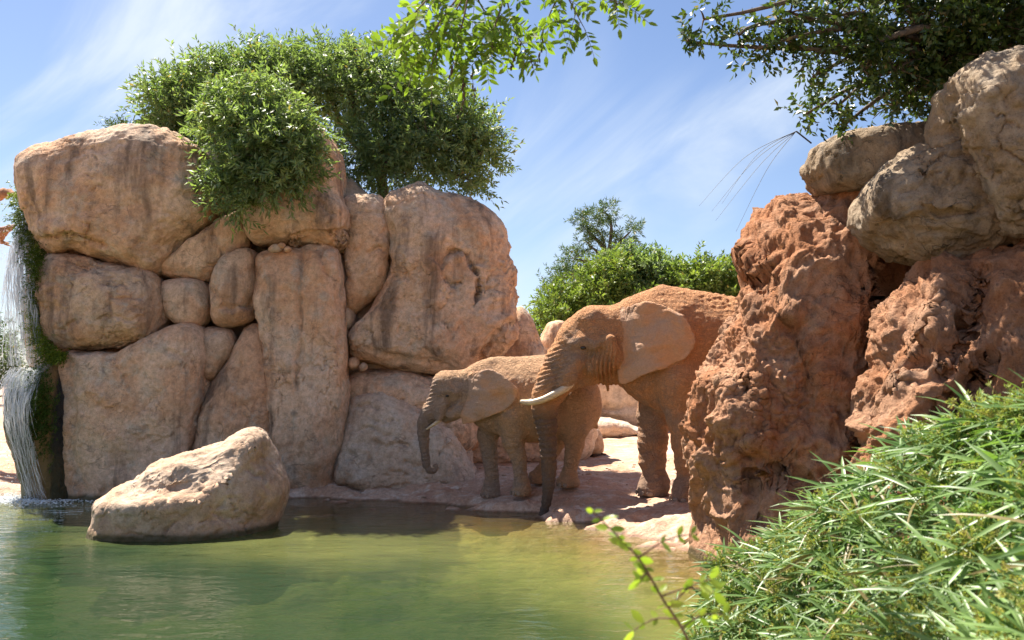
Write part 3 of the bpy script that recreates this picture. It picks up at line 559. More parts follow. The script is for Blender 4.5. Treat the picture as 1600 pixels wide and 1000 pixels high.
# ---------------------------------------------------------------- elephants: smooth-blended volumes turned into one continuous skin
class Field:
    def __init__(s, lo, hi, h):
        s.lo = np.asarray(lo, float); s.h = h
        s.n = np.ceil((np.asarray(hi) - s.lo)/h).astype(int) + 1
        s.d = np.full(tuple(s.n), 1.0, dtype=np.float32)
    def sub(s, lo, hi):
        i0 = np.clip(np.floor((np.asarray(lo) - s.lo)/s.h).astype(int), 0, s.n-1); i1 = np.clip(np.ceil((np.asarray(hi) - s.lo)/s.h).astype(int)+1, 1, s.n)
        ax = [(s.lo[k] + np.arange(i0[k], i1[k])*s.h).astype(np.float32) for k in range(3)]
        X = ax[0][:, None, None]; Yv = ax[1][None, :, None]; Z = ax[2][None, None, :]
        return (slice(i0[0], i1[0]), slice(i0[1], i1[1]), slice(i0[2], i1[2])), X, Yv, Z
    def blend(s, sl, d, k):
        a = s.d[sl]
        h = np.clip(0.5 + 0.5*(a - d)/k, 0, 1)
        s.d[sl] = a*(1-h) + d*h - k*h*(1-h)
    def carve(s, sl, d, k):
        a = s.d[sl]; b = -d
        h = np.clip(0.5 - 0.5*(a - b)/k, 0, 1)
        s.d[sl] = a*(1-h) + b*h + k*h*(1-h)
    def chain(s, pts, k=0.08, lat=1.0, y0=None, mod=None, carve=False, cut=None):
        """rounded cones along points (x,y,z,r); lat squeezes the cross-section sideways about y0"""
        pts = np.asarray(pts, np.float32); rm = pts[:, 3].max()*max(1, lat) + k + 0.05
        sl, X, Yv, Z = s.sub(pts[:, :3].min(0) - rm, pts[:, :3].max(0) + rm)
        best = None; cum = 0.0
        for a, b in zip(pts[:-1], pts[1:]):
            e = b[:3] - a[:3]; l2 = float(e @ e) + 1e-9; ln = math.sqrt(l2)
            yy = Yv if y0 is None else y0 + (Yv - y0)/lat
            t = np.clip(((X-a[0])*e[0] + (yy-a[1])*e[1] + (Z-a[2])*e[2])/l2, 0, 1)
            r = a[3] + (b[3]-a[3])*t
            if mod is not None: r = r*(1 + mod(cum + t*ln))
            d = np.sqrt((X-a[0]-t*e[0])**2 + (yy-a[1]-t*e[1])**2 + (Z-a[2]-t*e[2])**2) - r
            if y0 is not None and lat < 1: d = d*(0.5 + 0.5*lat)
            cum += ln
            if best is None: best = d
            else:
                kk = 0.5*float(min(a[3], b[3])) + 1e-3
                h = np.clip(0.5 + 0.5*(best - d)/kk, 0, 1); best = best*(1-h) + d*h - kk*h*(1-h)*0.35
        if cut is not None: best = np.maximum(best, cut - Z)
        (s.carve if carve else s.blend)(sl, best.astype(np.float32), k)
    def sheet(s, poly_xz, surf, thick, k):
        """an ear: polygon in x,z, lying on y = surf(x,z), thick metres thick, thinner at the rim"""
        lo = np.array([poly_xz[:, 0].min(), 0, poly_xz[:, 1].min()]); hi = np.array([poly_xz[:, 0].max(), 0, poly_xz[:, 1].max()])
        gx = s.lo[0] + np.arange(s.n[0])*s.h; 
        sl, X, Yv, Z = s.sub(np.array([lo[0]-.15, -99, lo[2]-.15]), np.array([hi[0]+.15, 99, hi[2]+.15]))
        xx = np.broadcast_to(X[:, :, 0], (X.shape[0], Z.shape[2])) if False else np.repeat(X[:, 0, :], Z.shape[2], 1); zz = np.repeat(Z[0], X.shape[0], 0)
        px, pz = xx.ravel().astype(float), zz.ravel().astype(float)
        loop = np.vstack([poly_xz, poly_xz[:1]])
        d, _, _ = polydist(px, pz, loop)
        ins = np.zeros(px.shape, bool)
        for a, b in zip(loop[:-1], loop[1:]):
            c = ((a[1] > pz) != (b[1] > pz)); xs = (b[0]-a[0])*(pz-a[1])/((b[1]-a[1]) or 1e-9) + a[0]; ins ^= c & (px < xs)
        d = np.where(ins, -d, d)
        th = thick*(0.55 + 0.45*np.clip(-d/0.25, 0, 1))
        w0 = surf(px, pz)
        D2 = d.reshape(xx.shape)[:, None, :].astype(np.float32); W = w0.reshape(xx.shape)[:, None, :].astype(np.float32); T = th.reshape(xx.shape)[:, None, :].astype(np.float32)
        q = np.abs(Yv - W)*0.85 - T
        e = D2 + T
        dd = np.minimum(np.maximum(q, e), 0) + np.sqrt(np.maximum(q, 0)**2 + np.maximum(e, 0)**2)
        s.blend(sl, dd.astype(np.float32), k)
    def skin(s):
        d = s.d; ins = d < 0
        c = np.zeros(tuple(np.array(d.shape)-1), np.uint8)
        for a in (0, 1):
            for b in (0, 1):
                for e in (0, 1): c += ins[a:d.shape[0]-1+a, b:d.shape[1]-1+b, e:d.shape[2]-1+e]
        act = np.argwhere((c > 0) & (c < 8)); idx = -np.ones(c.shape, np.int64); idx[tuple(act.T)] = np.arange(len(act))
        acc = np.zeros((len(act), 3)); cnt = np.zeros(len(act))
        cor = [(a, b, e) for a in (0, 1) for b in (0, 1) for e in (0, 1)]
        val = {o: d[act[:, 0]+o[0], act[:, 1]+o[1], act[:, 2]+o[2]] for o in cor}
        for o in cor:
            for ax in range(3):
                if o[ax] == 0:
                    o2 = list(o); o2[ax] = 1; o2 = tuple(o2); v0, v1 = val[o], val[o2]; m = (v0 < 0) != (v1 < 0)
                    t = np.where(m, v0/np.where(m, v0-v1, 1), 0); pt = np.tile(np.array(o, float), (len(act), 1)); pt[:, ax] += t
                    acc[m] += pt[m]; cnt[m] += 1
        V = s.lo + (act + acc/cnt[:, None])*s.h
        Q = []
        for ax in range(3):
            u, w = (ax+1) % 3, (ax+2) % 3
            a = np.take(ins, range(0, d.shape[ax]-1), ax); b = np.take(ins, range(1, d.shape[ax]), ax)
            e = np.argwhere(a != b); e = e[(e[:, u] > 0) & (e[:, w] > 0) & (e[:, u] < d.shape[u]-1) & (e[:, w] < d.shape[w]-1)]
            flip = a[tuple(e.T)]
            def at(du, dw):
                k = e.copy(); k[:, u] += du; k[:, w] += dw; return idx[tuple(k.T)]
            q = np.stack([at(-1, -1), at(0, -1), at(0, 0), at(-1, 0)], -1)
            q = np.where(flip[:, None], q, q[:, ::-1]); Q.append(q)
        return V, np.concatenate(Q)

def elephant_skin_material(name, dust, grey, trunk_dark):
    b = NB(name); p = b.pos()
    du, tk, ea = b.attr('dust'), b.attr('trunk'), b.attr('ear')
    n1 = b.noise(p, 3.0, 5, 0.6, 0.5); n2 = b.noise(p, 9, 5, 0.65, 0.3); n3 = b.noise(p, 40, 4, 0.7)
    f = b.math('ADD', du, b.math('MULTIPLY', b.math('SUBTRACT', n1, 0.5), 1.3)); f = b.mapr(f, 0.28, 0.72)
    c = b.mix(f, grey, dust)
    c = b.mix(b.math('MULTIPLY', b.mapr(n2, 0.52, 0.68), 0.30), c, tuple(x*0.55 for x in grey))
    c = b.mix(ea, c, b.mix(b.mapr(n1, .4, .62), (0.60, 0.385, 0.265), (0.68, 0.38, 0.215)))
    c = b.mix(tk, c, trunk_dark)
    c = b.mix(b.mapr(n3, 0.30, 0.64), b.mix(1.0, c, (0.92, 0.91, 0.90), 'MULTIPLY'), b.mix(1.0, c, (1.06, 1.06, 1.06), 'MULTIPLY'))
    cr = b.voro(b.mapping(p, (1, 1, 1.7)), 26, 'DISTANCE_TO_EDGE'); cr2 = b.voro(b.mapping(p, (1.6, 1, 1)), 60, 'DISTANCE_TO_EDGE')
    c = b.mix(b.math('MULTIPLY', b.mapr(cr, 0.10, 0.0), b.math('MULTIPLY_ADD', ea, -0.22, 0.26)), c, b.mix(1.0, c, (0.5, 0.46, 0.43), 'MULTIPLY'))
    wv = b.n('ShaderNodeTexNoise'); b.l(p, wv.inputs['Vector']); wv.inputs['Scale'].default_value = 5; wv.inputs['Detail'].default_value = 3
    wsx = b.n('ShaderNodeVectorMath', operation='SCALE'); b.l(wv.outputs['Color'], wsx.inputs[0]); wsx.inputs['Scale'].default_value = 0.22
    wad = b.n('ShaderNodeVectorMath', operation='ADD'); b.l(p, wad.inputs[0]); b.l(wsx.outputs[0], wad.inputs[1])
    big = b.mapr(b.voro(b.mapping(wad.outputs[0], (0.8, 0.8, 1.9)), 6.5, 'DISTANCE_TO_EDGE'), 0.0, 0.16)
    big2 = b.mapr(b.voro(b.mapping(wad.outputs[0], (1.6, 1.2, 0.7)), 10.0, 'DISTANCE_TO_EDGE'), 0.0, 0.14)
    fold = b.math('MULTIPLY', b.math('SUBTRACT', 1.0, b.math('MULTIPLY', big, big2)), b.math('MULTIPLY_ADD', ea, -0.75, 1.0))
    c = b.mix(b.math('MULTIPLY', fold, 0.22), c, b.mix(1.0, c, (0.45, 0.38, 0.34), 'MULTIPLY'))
    h = b.math('MULTIPLY_ADD', fold, -0.018, b.math('MULTIPLY', b.mapr(cr, 0, 0.14), 0.011))
    h = b.math('MULTIPLY_ADD', b.mapr(cr2, 0, 0.14), 0.009, h)
    h = b.math('MULTIPLY_ADD', n3, 0.003, h); h = b.math('MULTIPLY_ADD', n2, 0.012, h)
    body = b.math('SUBTRACT', 1.0, b.math('MULTIPLY', ea, 0.65))
    h = b.math('MULTIPLY', h, body)
    return b.finish(c, 0.82, b.bump(h, 1.0, 1.0), 0.25)
def ivory_material():
    b = NB('ivory'); p = b.pos(); n = b.noise(b.mapping(p, (3, 14, 14)), 3, 4, 0.6)
    c = b.mix(b.mapr(n, 0.35, 0.7), (0.62, 0.49, 0.33), (0.40, 0.28, 0.17))
    return b.finish(c, 0.38, b.bump(n, 0.15, 0.02), 0.45)
M_IVORY = ivory_material()
def plain(name, color, rough=0.5, spec=0.4):
    return NB(name).finish(color, rough, None, spec)
M_EYE = plain('elephant_eye', (0.012, 0.008, 0.006), 0.15, 0.6)
M_NAIL = NB('toenail'); M_NAIL = M_NAIL.finish((0.27, 0.19, 0.135), 0.7)

def build_elephant(name, label, Y0, h, box, parts, ear, ear_surf, trunk, legs, tusk, tusk_lat, eye, group, mat, wrinkles, nails, root_px):
    fld = Field(box[0], box[1], h)
    S = Y0/FPX
    def pt(px, py, l=0.0, r=0.0): return [*P(px, py, Y0 - l), r*S]
    def mirror(q): return [q[0], 2*Y0 - q[1], q[2], q[3]]
    for kind, pts, kw in parts:
        k = kw.get('k', 0.08); lat = kw.get('lat', 1.0)
        rows = [pt(*q) for q in pts]
        if len(rows) == 1: rows = rows + [[rows[0][0]+.001, *rows[0][1:]]]
        if kind == 'mid': fld.chain(rows, k, lat, Y0)
        elif kind == 'pair':
            fld.chain(rows, k); fld.chain([mirror(q) for q in rows], k)
        elif kind == 'dent':
            fld.chain(rows, k, carve=True); fld.chain([mirror(q) for q in rows], k, carve=True)
        elif kind == 'near': fld.chain(rows, k)
    for rows, l, zf in legs:
        rr = [pt(px, py, l, r) for px, py, r in rows]
        fld.chain(rr, 0.09, cut=zf)
    # trunk with rings
    fld.chain([pt(px, py, l, r) for px, py, l, r in trunk['pts']], 0.06, mod=lambda s_: trunk['amp']*np.sign(np.sin(s_*2*pi/trunk['step']))*np.abs(np.sin(s_*2*pi/trunk['step']))**0.7*np.clip((s_ - trunk['from'])/0.25, 0, 1))
    # ears, the near one traced, the far one its mirror
    epts = np.array([P(x, y, Y0 - ear['lat'])[[0, 2]] for x, y in ear['line']]); epts = spline(epts, len(epts)*6, closed=True); cen = epts.mean(0)
    epts = cen + (epts - cen)*(1 + 0.022*fbm(np.stack([epts[:, 0]*9, epts[:, 1]*9, 0*epts[:, 0]], -1), 3) + 0.012*pnoise(np.stack([epts[:, 0]*30, epts[:, 1]*30, 0*epts[:, 0]], -1)))[:, None]
    fld.sheet(epts, lambda x, z: Y0 - ear_surf(x, z), ear['thick'], 0.02)
    fld.sheet(epts, lambda x, z: Y0 + ear_surf(x, z), ear['thick'], 0.035)
    V, Q = fld.skin()
    # light smoothing
    for it in range(3):
        acc = np.zeros_like(V); cnt = np.zeros(len(V))
        for a, b in ((0, 1), (1, 2), (2, 3), (3, 0)):
            for c in range(3):
                acc[:, c] += np.bincount(Q[:, a], V[Q[:, b], c], len(V)) + np.bincount(Q[:, b], V[Q[:, a], c], len(V))
            cnt += np.bincount(Q[:, a], minlength=len(V)) + np.bincount(Q[:, b], minlength=len(V))
        V = V + 0.45*(acc/cnt[:, None] - V)
    nr = vnormals(V, Q)
    attrs, off = wrinkles(V, nr, inpoly(V[:, 0], V[:, 2], epts))
    V = V + nr*off[:, None]
    base = P(*root_px)
    root = empty(name, base, label, 'elephant', group)
    part('body', V, Q, mat, root, attrs)
    # tusks
    tp = spline([pt(x, y, l, r) for x, y, l, r in tusk], 22)
    for sgn in (1, -1):
        q = tp[:, :3].copy()
        if sgn < 0: q[:, 1] = 2*Y0 - q[:, 1]
        Vt, Qt = tube(q, tp[:, 3], 14)
        part('tusk', Vt, Qt, M_IVORY, root)
    # eyes
    D, Qs = cube_sphere(8)
    e = np.array(pt(*eye)); er = e[3]
    for sgn in (1, -1):
        c = e[:3].copy()
        if sgn < 0: c[1] = 2*Y0 - c[1]
        part('eye', c + D*er*np.array([1.25, 0.8, 0.8]), Qs, M_EYE, root)
    # toenails
    for px, py, l, zf, rx, ry in nails:
        c = P(px, py, Y0 - l)
        for a in np.radians([150, 185, 220, 252]):
            n_ = np.array([cos(a), sin(a), 0]); t_ = np.array([-n_[1], n_[0], 0])
            cc = np.array([c[0], c[1], zf + 0.040]) + n_*np.array([rx, ry, 0])
            Vn = cc + D[:, :1]*n_*0.012 + D[:, 1:2]*t_*0.045*rx/0.22 + D[:, 2:3]*np.array([0, 0, 0.035])
            part('toenail', Vn, Qs, M_NAIL, root)
    return root, V

def inpoly(px, pz, poly):
    c0 = poly.mean(0); loop = c0 + (np.vstack([poly, poly[:1]]) - c0)*1.03; ins = np.zeros(px.shape, bool)
    for a, b in zip(loop[:-1], loop[1:]):
        c = ((a[1] > pz) != (b[1] > pz)); xs = (b[0]-a[0])*(pz-a[1])/((b[1]-a[1]) or 1e-9) + a[0]; ins ^= c & (px < xs)
    return ins
# ---- the big one
YB = 13.05
def big_ear_surf(x, z):
    a = P(978, 545, YB-.40); t = (x - a[0]); v = (z - a[2])
    an = np.arctan2(v, t + .15); rd = np.hypot(t + .15, v)
    em = sstep(-.42, -.12, v); root = (0.31*em + 0.43*(1-em)) + 0.13*em*sstep(-.08, .26, t)
    return root + 0.026*np.sin(an*7.0 + 1.2*np.sin(rd*4))*sstep(.2, .6, rd) + 0.05*sstep(.85, 1.15, rd) + 0.30*np.sin(np.clip(t/1.15, -.2, 1)*2.0) - 0.05*(v/0.6)**2 + 0.030*np.sin(t*9 + v*3.0)*np.clip(t/0.5, 0, 1) + 0.05*np.clip((v-0.45)/0.2, -1, 1)*np.clip(-(t-0.5), 0, 1) + .03*np.clip(t, -.2, 0)
def big_wrinkles(V, nr, inside):
    px, py = to_px(V)
    side = nr[:, 1] < 0.3
    off = np.zeros(len(V))
    g = lambda x, y, sx, sy: np.exp(-((px-x)/sx)**2 - ((py-y)/sy)**2)
    e = P(978, 545, YB-.40)
    es = big_ear_surf(V[:, 0], V[:, 2]); on_ear = (np.abs(np.abs(V[:, 1]-YB) - es) < 0.075) & (px > 966) & (px < 1090) & (py < 612) & (py > 465)
    ear = (on_ear & inside).astype(float)
    # vertical folds of the cheek and throat, hanging from the jaw joint
    m = g(945, 575, 22, 28)*(1-ear); off += 0.040*m*np.sin(px*0.95 + 2.2*np.sin(py*.09))
    # fine rings round the upper trunk and face
    m = g(862, 590, 26, 55)*(1-ear); u = (px-862)*.30 + (py-590)*.95; off += 0.013*m*np.sin(u*1.0 + 1.5*fbm(V*3, 2))
    # folds of the shoulder, running down from the spine
    m = sstep(1040, 1075, px)*sstep(620, 560, py)*(1-ear); off += 0.012*m*(ridged(V*np.array([7, 3, 2.0]) + .6*fbm(V*2, 2)[:, None], 2) - .6)*.5 + .017*sstep(.45, .8, nr[:, 2])*sstep(1075, 1100, px)*fbm(V*14, 3)
    # rings of the legs
    m = sstep(610, 640, py)*sstep(960, 985, px); off += 0.005*m*np.sin(py*0.62 + (px-1030)*.05 + 3*fbm(V*2.2, 3))*sstep(-.2, .5, fbm(V*2+8, 2)+.3)
    off += 0.012*fbm(V*4.5, 3) + 0.005*fbm(V*16, 3)
    off = off*(1 - 0.8*ear)
    # veins and folds of the ear
    off += ear*(0.018*ridged(V*np.array([1.6, 1, 4.5]) + .3*fbm(V*2, 2)[:, None], 3) - .006 + .012*fbm(V*2.5, 2))
    z = V[:, 2]
    dust = 0.62 + 0.0*z
    dust = dust + 0.35*sstep(0.2, 0.9, nr[:, 2]) - 0.75*g(908, 546, 20, 14) - 0.25*g(870, 580, 30, 30) + .5*g(955, 575, 25, 25)*(1-ear) - 0.2*g(1015, 700, 40, 90) - .35*sstep(735, 760, py) + .25*sstep(1040, 1100, px)
    trunk = sstep(622, 660, py)*sstep(885, 876, px)*0.78 + .22*sstep(735, 800, py)*sstep(885, 876, px)
    return {'dust': dust, 'trunk': trunk, 'ear': ear*0.85}, off
big_parts = [
    ('mid', [(1044, 548, 0, 95), (1092, 556, 0, 92), (1140, 562, 0, 87)], dict(k=.1, lat=.56)),
    ('mid', [(1150, 566, 0, 86), (1200, 568, 0, 88), (1280, 562, 0, 92), (1340, 566, 0, 90)], dict(k=.25, lat=.80)),
    ('mid', [(1340, 560, 0, 84), (1388, 595, 0, 62)], dict(k=.15, lat=.85)),
    ('mid', [(985, 488, 0, 16), (1034, 462, 0, 13), (1090, 475, 0, 12), (1140, 486, 0, 12), (1220, 484, 0, 12), (1290, 474, 0, 12), (1350, 486, 0, 12)], dict(k=.22)),
    ('mid', [(1050, 535, 0, 72), (1000, 525, 0, 54), (955, 525, 0, 46)], dict(k=.14, lat=.68)),
    ('mid', [(960, 524, 0, 46), (928, 525, 0, 45), (908, 533, 0, 38)], dict(k=.08, lat=.80)),
    ('mid', [(908, 535, 0, 38), (884, 568, 0, 33), (864, 600, 0, 27), (852, 628, 0, 20.5)], dict(k=.08, lat=.82)),
    ('mid', [(958, 560, 0, 36), (925, 578, 0, 23), (900, 592, 0, 15), (890, 602, 0, 10)], dict(k=.07, lat=.8)),
    ('mid', [(990, 560, 0, 42), (955, 572, 0, 28)], dict(k=.10, lat=.8)),
    ('pair', [(925, 492, .15, 11), (912, 500, .14, 10)], dict(k=.14)),
    ('pair', [(898, 538, .26, 9), (910, 531, .30, 9), (930, 535, .33, 9)], dict(k=.07)),
    ('pair', [(930, 538, .33, 8), (952, 532, .38, 10), (958, 545, .37, 10)], dict(k=.07)),
    ('pair', [(955, 560, .28, 18), (930, 575, .22, 15)], dict(k=.09)),
    ('pair', [(900, 565, .20, 15), (889, 588, .20, 14), (884, 600, .20, 12)], dict(k=.06)),
    ('dent', [(932, 513, .46, 9), (945, 508, .46, 9)], dict(k=.12)),
    ('dent', [(911, 545.5, .38, 5.5)], dict(k=.03)),
    ('pair', [(902, 539, .335, 2.2), (911, 537, .345, 2.6), (921, 541, .345, 2.2)], dict(k=.025)),
    ('dent', [(893, 611, .20, 2.5), (912, 601, .26, 2.5), (928, 592, .32, 2.5)], dict(k=.03)),
    ('dent', [(974, 520, .44, 3), (969, 555, .44, 4.5), (965, 594, .40, 5)], dict(k=.03)),
    ('pair', [(1048, 530, .34, 30), (1064, 590, .37, 28), (1068, 630, .36, 26)], dict(k=.20)),
    ('pair', [(1300, 570, .40, 55), (1320, 610, .42, 40)], dict(k=.20)),
    ('mid', [(948, 598, 0, 4.0), (950, 608, 0, 3.2)], dict(k=.03)),
    ('mid', [(1400, 560, 0, 9), (1420, 600, 0, 6), (1425, 680, 0, 4), (1422, 720, 0, 5)], dict(k=.08)),
]
zB = 0.25
big_legs = [([(1064, 600, 40), (1072, 650, 30), (1076, 690, 25.5), (1077, 725, 21.5), (1078, 748, 20.5), (1074, 764, 22), (1072, 774, 23)], .36, zB+.0),
            ([(1036, 600, 40), (1022, 650, 28), (1020, 690, 24), (1019, 722, 21.5), (1023, 743, 19.5), (1023, 756, 24), (1020, 766, 25)], -.36, zB+.0),
            ([(1330, 600, 50), (1322, 660, 33), (1338, 710, 23), (1340, 750, 22), (1334, 772, 25)], .38, zB+.1),
            ([(1290, 600, 48), (1275, 660, 31), (1285, 710, 22), (1286, 745, 21), (1280, 765, 24)], -.36, zB+.1)]
big_trunk = dict(pts=[(866, 596, 0, 25), (854, 618, 0, 21.5), (851, 640, 0, 19), (854, 665, 0, 16.8), (856, 692, 0, 14.2), (857.5, 730, .02, 12), (857.5, 760, .04, 9.8), (854, 785, .06, 8.3), (849, 803, .06, 7.2)], amp=.10, step=.085, **{'from': .30})
big_ear = dict(lat=.60, thick=.022, line=[(976, 481), (988, 474), (1005, 470.5), (1025, 472), (1044, 479), (1061, 492), (1074, 508), (1081, 523), (1083, 536), (1077, 551), (1064, 564), (1042, 575), (1020, 582), (999, 593), (983, 602), (973, 602), (968, 593), (969, 572), (972, 548), (976, 522), (974, 496)])
big_box = (P(795, 440, 13.05)*np.array([1, 0, 0]) + np.array([0, 11.95, zB-.25]), np.array([P(1440, 500, 13.05)[0], 14.15, 3.55]))
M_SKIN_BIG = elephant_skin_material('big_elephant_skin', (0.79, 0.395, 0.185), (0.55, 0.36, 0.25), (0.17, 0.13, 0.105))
big, VB = build_elephant('elephant', 'big tusked elephant coated in orange dust lowering its dark trunk to the pond', YB, 0.0175, big_box, big_parts, big_ear, big_ear_surf, big_trunk, big_legs,
    [(893, 598, .22, 5.6), (884, 606, .25, 6.0), (868, 615, .28, 5.8), (848, 624.5, .28, 5.2), (828, 629, .24, 4.4), (813, 627.5, .20, 2.7)], .22, (911.5, 543.5, .335, 3.6), 'elephants at the pond', M_SKIN_BIG, big_wrinkles,
    [(1072, 774, .36, zB, .235, .225), (1020, 766, -.36, zB, .25, .235)], (1050, 775, 13.05))

# ---- the young one
YS = 13.85
def small_ear_surf(x, z):
    a = P(735, 615, YS-.26); t = (x - a[0]); v = (z - a[2])
    an = np.arctan2(v, t + .1); rd = np.hypot(t + .1, v)
    em = sstep(-.30, -.08, v); root = (0.20*em + 0.29*(1-em)) + 0.095*em*sstep(-.06, .18, t)
    return root + 0.018*np.sin(an*8.0 + 1.2*np.sin(rd*5))*sstep(.15, .45, rd) + 0.035*sstep(.6, .82, rd) + 0.20*np.sin(np.clip(t/0.8, -.2, 1)*2.0) - 0.05*(v/0.45)**2 + 0.022*np.sin(t*12 + v*5)*np.clip(t/0.35, 0, 1)
def small_wrinkles(V, nr, inside):
    px, py = to_px(V); off = np.zeros(len(V))
    g = lambda x, y, sx, sy: np.exp(-((px-x)/sx)**2 - ((py-y)/sy)**2)
    es = small_ear_surf(V[:, 0], V[:, 2]); ear = ((np.abs(np.abs(V[:, 1]-YS) - es) < 0.06) & (px > 716) & (px < 814) & (py < 667) & (py > 572) & inside).astype(float)
    m = g(670, 612, 12, 26); off += 0.011*m*np.sin((py*.95 + px*.35)*1.15)
    m = sstep(680, 700, py)*sstep(735, 745, px); off += 0.0035*m*np.sin(py*0.75 + 3*fbm(V*2.4, 3))
    m = sstep(790, 815, px)*sstep(660, 620, py)*(1-ear); off += 0.008*m*(ridged(V*np.array([8, 3, 3.0]) + .6*fbm(V*2, 2)[:, None], 2) - .6)*.5
    off += 0.010*fbm(V*4.5, 3) + 0.004*fbm(V*16, 3); off *= (1 - .8*ear)
    off += ear*0.013*(ridged(V*np.array([2.2, 1, 6.0]) + .3*fbm(V*2, 2)[:, None], 3) - .5)
    dust = 0.45 + 0.45*sstep(0.1, 0.9, nr[:, 2]) - .25*g(690, 625, 30, 25) + .25*sstep(780, 860, px) - .1*sstep(690, 720, py)*sstep(830, 800, px)
    trunk = sstep(632, 660, py)*sstep(688, 680, px)*0.62
    return {'dust': dust, 'trunk': trunk, 'ear': ear*.8}, off
small_parts = [
    ('mid', [(782, 620, 0, 58), (812, 624, 0, 60)], dict(k=.08, lat=.55)),
    ('mid', [(826, 626, 0, 60), (850, 626, 0, 62), (882, 625, 0, 58)], dict(k=.18, lat=.78)),
    ('mid', [(884, 622, 0, 56), (900, 640, 0, 38)], dict(k=.10, lat=.85)),
    ('mid', [(745, 578, 0, 10), (768, 569, 0, 8), (800, 569, 0, 8), (828, 570, 0, 8), (852, 564, 0, 8), (885, 572, 0, 8)], dict(k=.14)),
    ('mid', [(785, 610, 0, 44), (752, 605, 0, 33), (722, 607, 0, 28)], dict(k=.09, lat=.68)),
    ('mid', [(722, 606, 0, 27), (704, 607, 0, 26.5), (694, 612, 0, 20)], dict(k=.06, lat=.82)),
    ('mid', [(693, 597, 0, 17)], dict(k=.07, lat=1.0)),
    ('mid', [(694, 614, 0, 20), (684, 630, 0, 17), (674, 644, 0, 14.5), (663, 662, 0, 10)], dict(k=.05, lat=.85)),
    ('mid', [(722, 630, 0, 22), (708, 645, 0, 13), (698, 654, 0, 8)], dict(k=.05, lat=.8)),
    ('pair', [(690, 612, .15, 5.5), (700, 609, .18, 6), (714, 613, .20, 6)], dict(k=.06)),
    ('pair', [(722, 640, .14, 12), (706, 648, .12, 9)], dict(k=.05)),
    ('pair', [(694, 630, .11, 9), (689, 644, .115, 8), (686, 653, .115, 6.5)], dict(k=.04)),
    ('dent', [(699, 619, .235, 2.6)], dict(k=.035)),
    ('dent', [(709, 597, .28, 5)], dict(k=.08)),
    ('dent', [(692, 659, .12, 1.6), (703, 654, .16, 1.6)], dict(k=.02)),
    ('dent', [(732, 608, .29, 2.2), (727, 632, .29, 3), (719, 657, .26, 3.4)], dict(k=.02)),
    ('pair', [(790, 605, .19, 19), (800, 645, .21, 19), (802, 670, .21, 17)], dict(k=.12)),
    ('pair', [(892, 630, .22, 32), (898, 660, .24, 24)], dict(k=.12)),
    ('mid', [(918, 612, 0, 5), (925, 630, 0, 4), (928, 655, 0, 3), (932, 668, 0, 3.5)], dict(k=.05)),
]
small_legs = [([(800, 650, 25), (802, 688, 17), (810, 715, 12.5), (814, 741, 10.5), (815, 757, 13), (815, 765, 16.5)], .22, .215),
              ([(772, 650, 24), (762, 680, 16.5), (765, 712, 12.5), (768.5, 741, 10.8), (768, 760, 13), (767, 769, 16)], -.20, .125),
              ([(897, 655, 26), (898, 690, 15.5), (893, 722, 11.5), (889, 740, 12.5), (888, 752, 18)], .18, .335),
              ([(880, 655, 25), (868, 690, 15), (855, 722, 11), (846, 738, 11.5), (840, 747, 15)], -.20, .355)]
small_trunk = dict(pts=[(673, 645, 0, 14), (664, 660, 0, 10.4), (661.5, 675, 0, 9.2), (662.5, 695, 0, 8.2), (664.5, 714, 0, 7.0), (666, 726, 0, 6.2), (670, 735, 0, 5.2), (677.5, 737, 0, 4.4), (683, 732, 0, 3.6), (681.5, 726.5, 0, 2.8), (677.5, 727.5, 0, 2.2)], amp=.075, step=.06, **{'from': .15})
small_ear = dict(lat=.38, thick=.017, line=[(731, 586), (742, 578.5), (756, 575.5), (774, 578.5), (790, 587.5), (803, 600), (810, 611), (804, 626), (792, 640), (771, 649), (750, 657), (733, 663), (721, 663), (719, 650), (725, 634), (731, 616), (733, 600)])
small_box = (np.array([P(640, 600, YS)[0], 13.0, -.12]), np.array([P(950, 600, YS)[0], 14.7, 2.55]))
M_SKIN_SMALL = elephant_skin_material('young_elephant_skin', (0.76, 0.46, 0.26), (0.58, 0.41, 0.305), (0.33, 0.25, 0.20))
small, VS = build_elephant('elephant', 'young short tusked elephant with curled trunk tip standing behind the big one', YS, 0.0135, small_box, small_parts, small_ear, small_ear_surf, small_trunk, small_legs,
    [(691, 652, .12, 2.6), (686, 657, .13, 2.8), (676, 664.5, .13, 2.4), (666, 671, .12, 1.4)], .12, (698.8, 618.8, .215, 2.2), 'elephants at the pond', M_SKIN_SMALL, small_wrinkles,
    [(815, 765, .22, .215, .165, .16), (767, 769, -.20, .125, .16, .155), (888, 752, .18, .335, .18, .17)], (800, 765, 13.85))
# ---------------------------------------------------------------- leaves, bushes and trees
def leaf_material(name, dark, light, trans=0.35, gloss=0.35, rough=0.45):
    b = NB(name); t = b.attr('tone'); n = b.noise(b.pos(), 1.3, 3, 0.6)
    f = b.math('ADD', t, b.math('MULTIPLY', b.math('SUBTRACT', n, 0.5), 0.5), clamp=True)
    c = b.mix(f, dark, light)
    c = b.mix(b.mapr(t, -0.3, -0.7), c, (0.25, 0.20, 0.08))                   # dry leaves
    pr = b.n('ShaderNodeBsdfPrincipled'); b.l(c, pr.inputs['Base Color']); pr.inputs['Roughness'].default_value = rough; pr.inputs['Specular IOR Level'].default_value = gloss
    tr = b.n('ShaderNodeBsdfTranslucent'); b.l(b.mix(1.0, c, (1.25, 1.35, 0.55), 'MULTIPLY'), tr.inputs[0])
    mx = b.n('ShaderNodeMixShader'); mx.inputs[0].default_value = trans; b.l(pr.outputs[0], mx.inputs[1]); b.l(tr.outputs[0], mx.inputs[2])
    b.l(mx.outputs[0], b.out.inputs[0]); return b.m
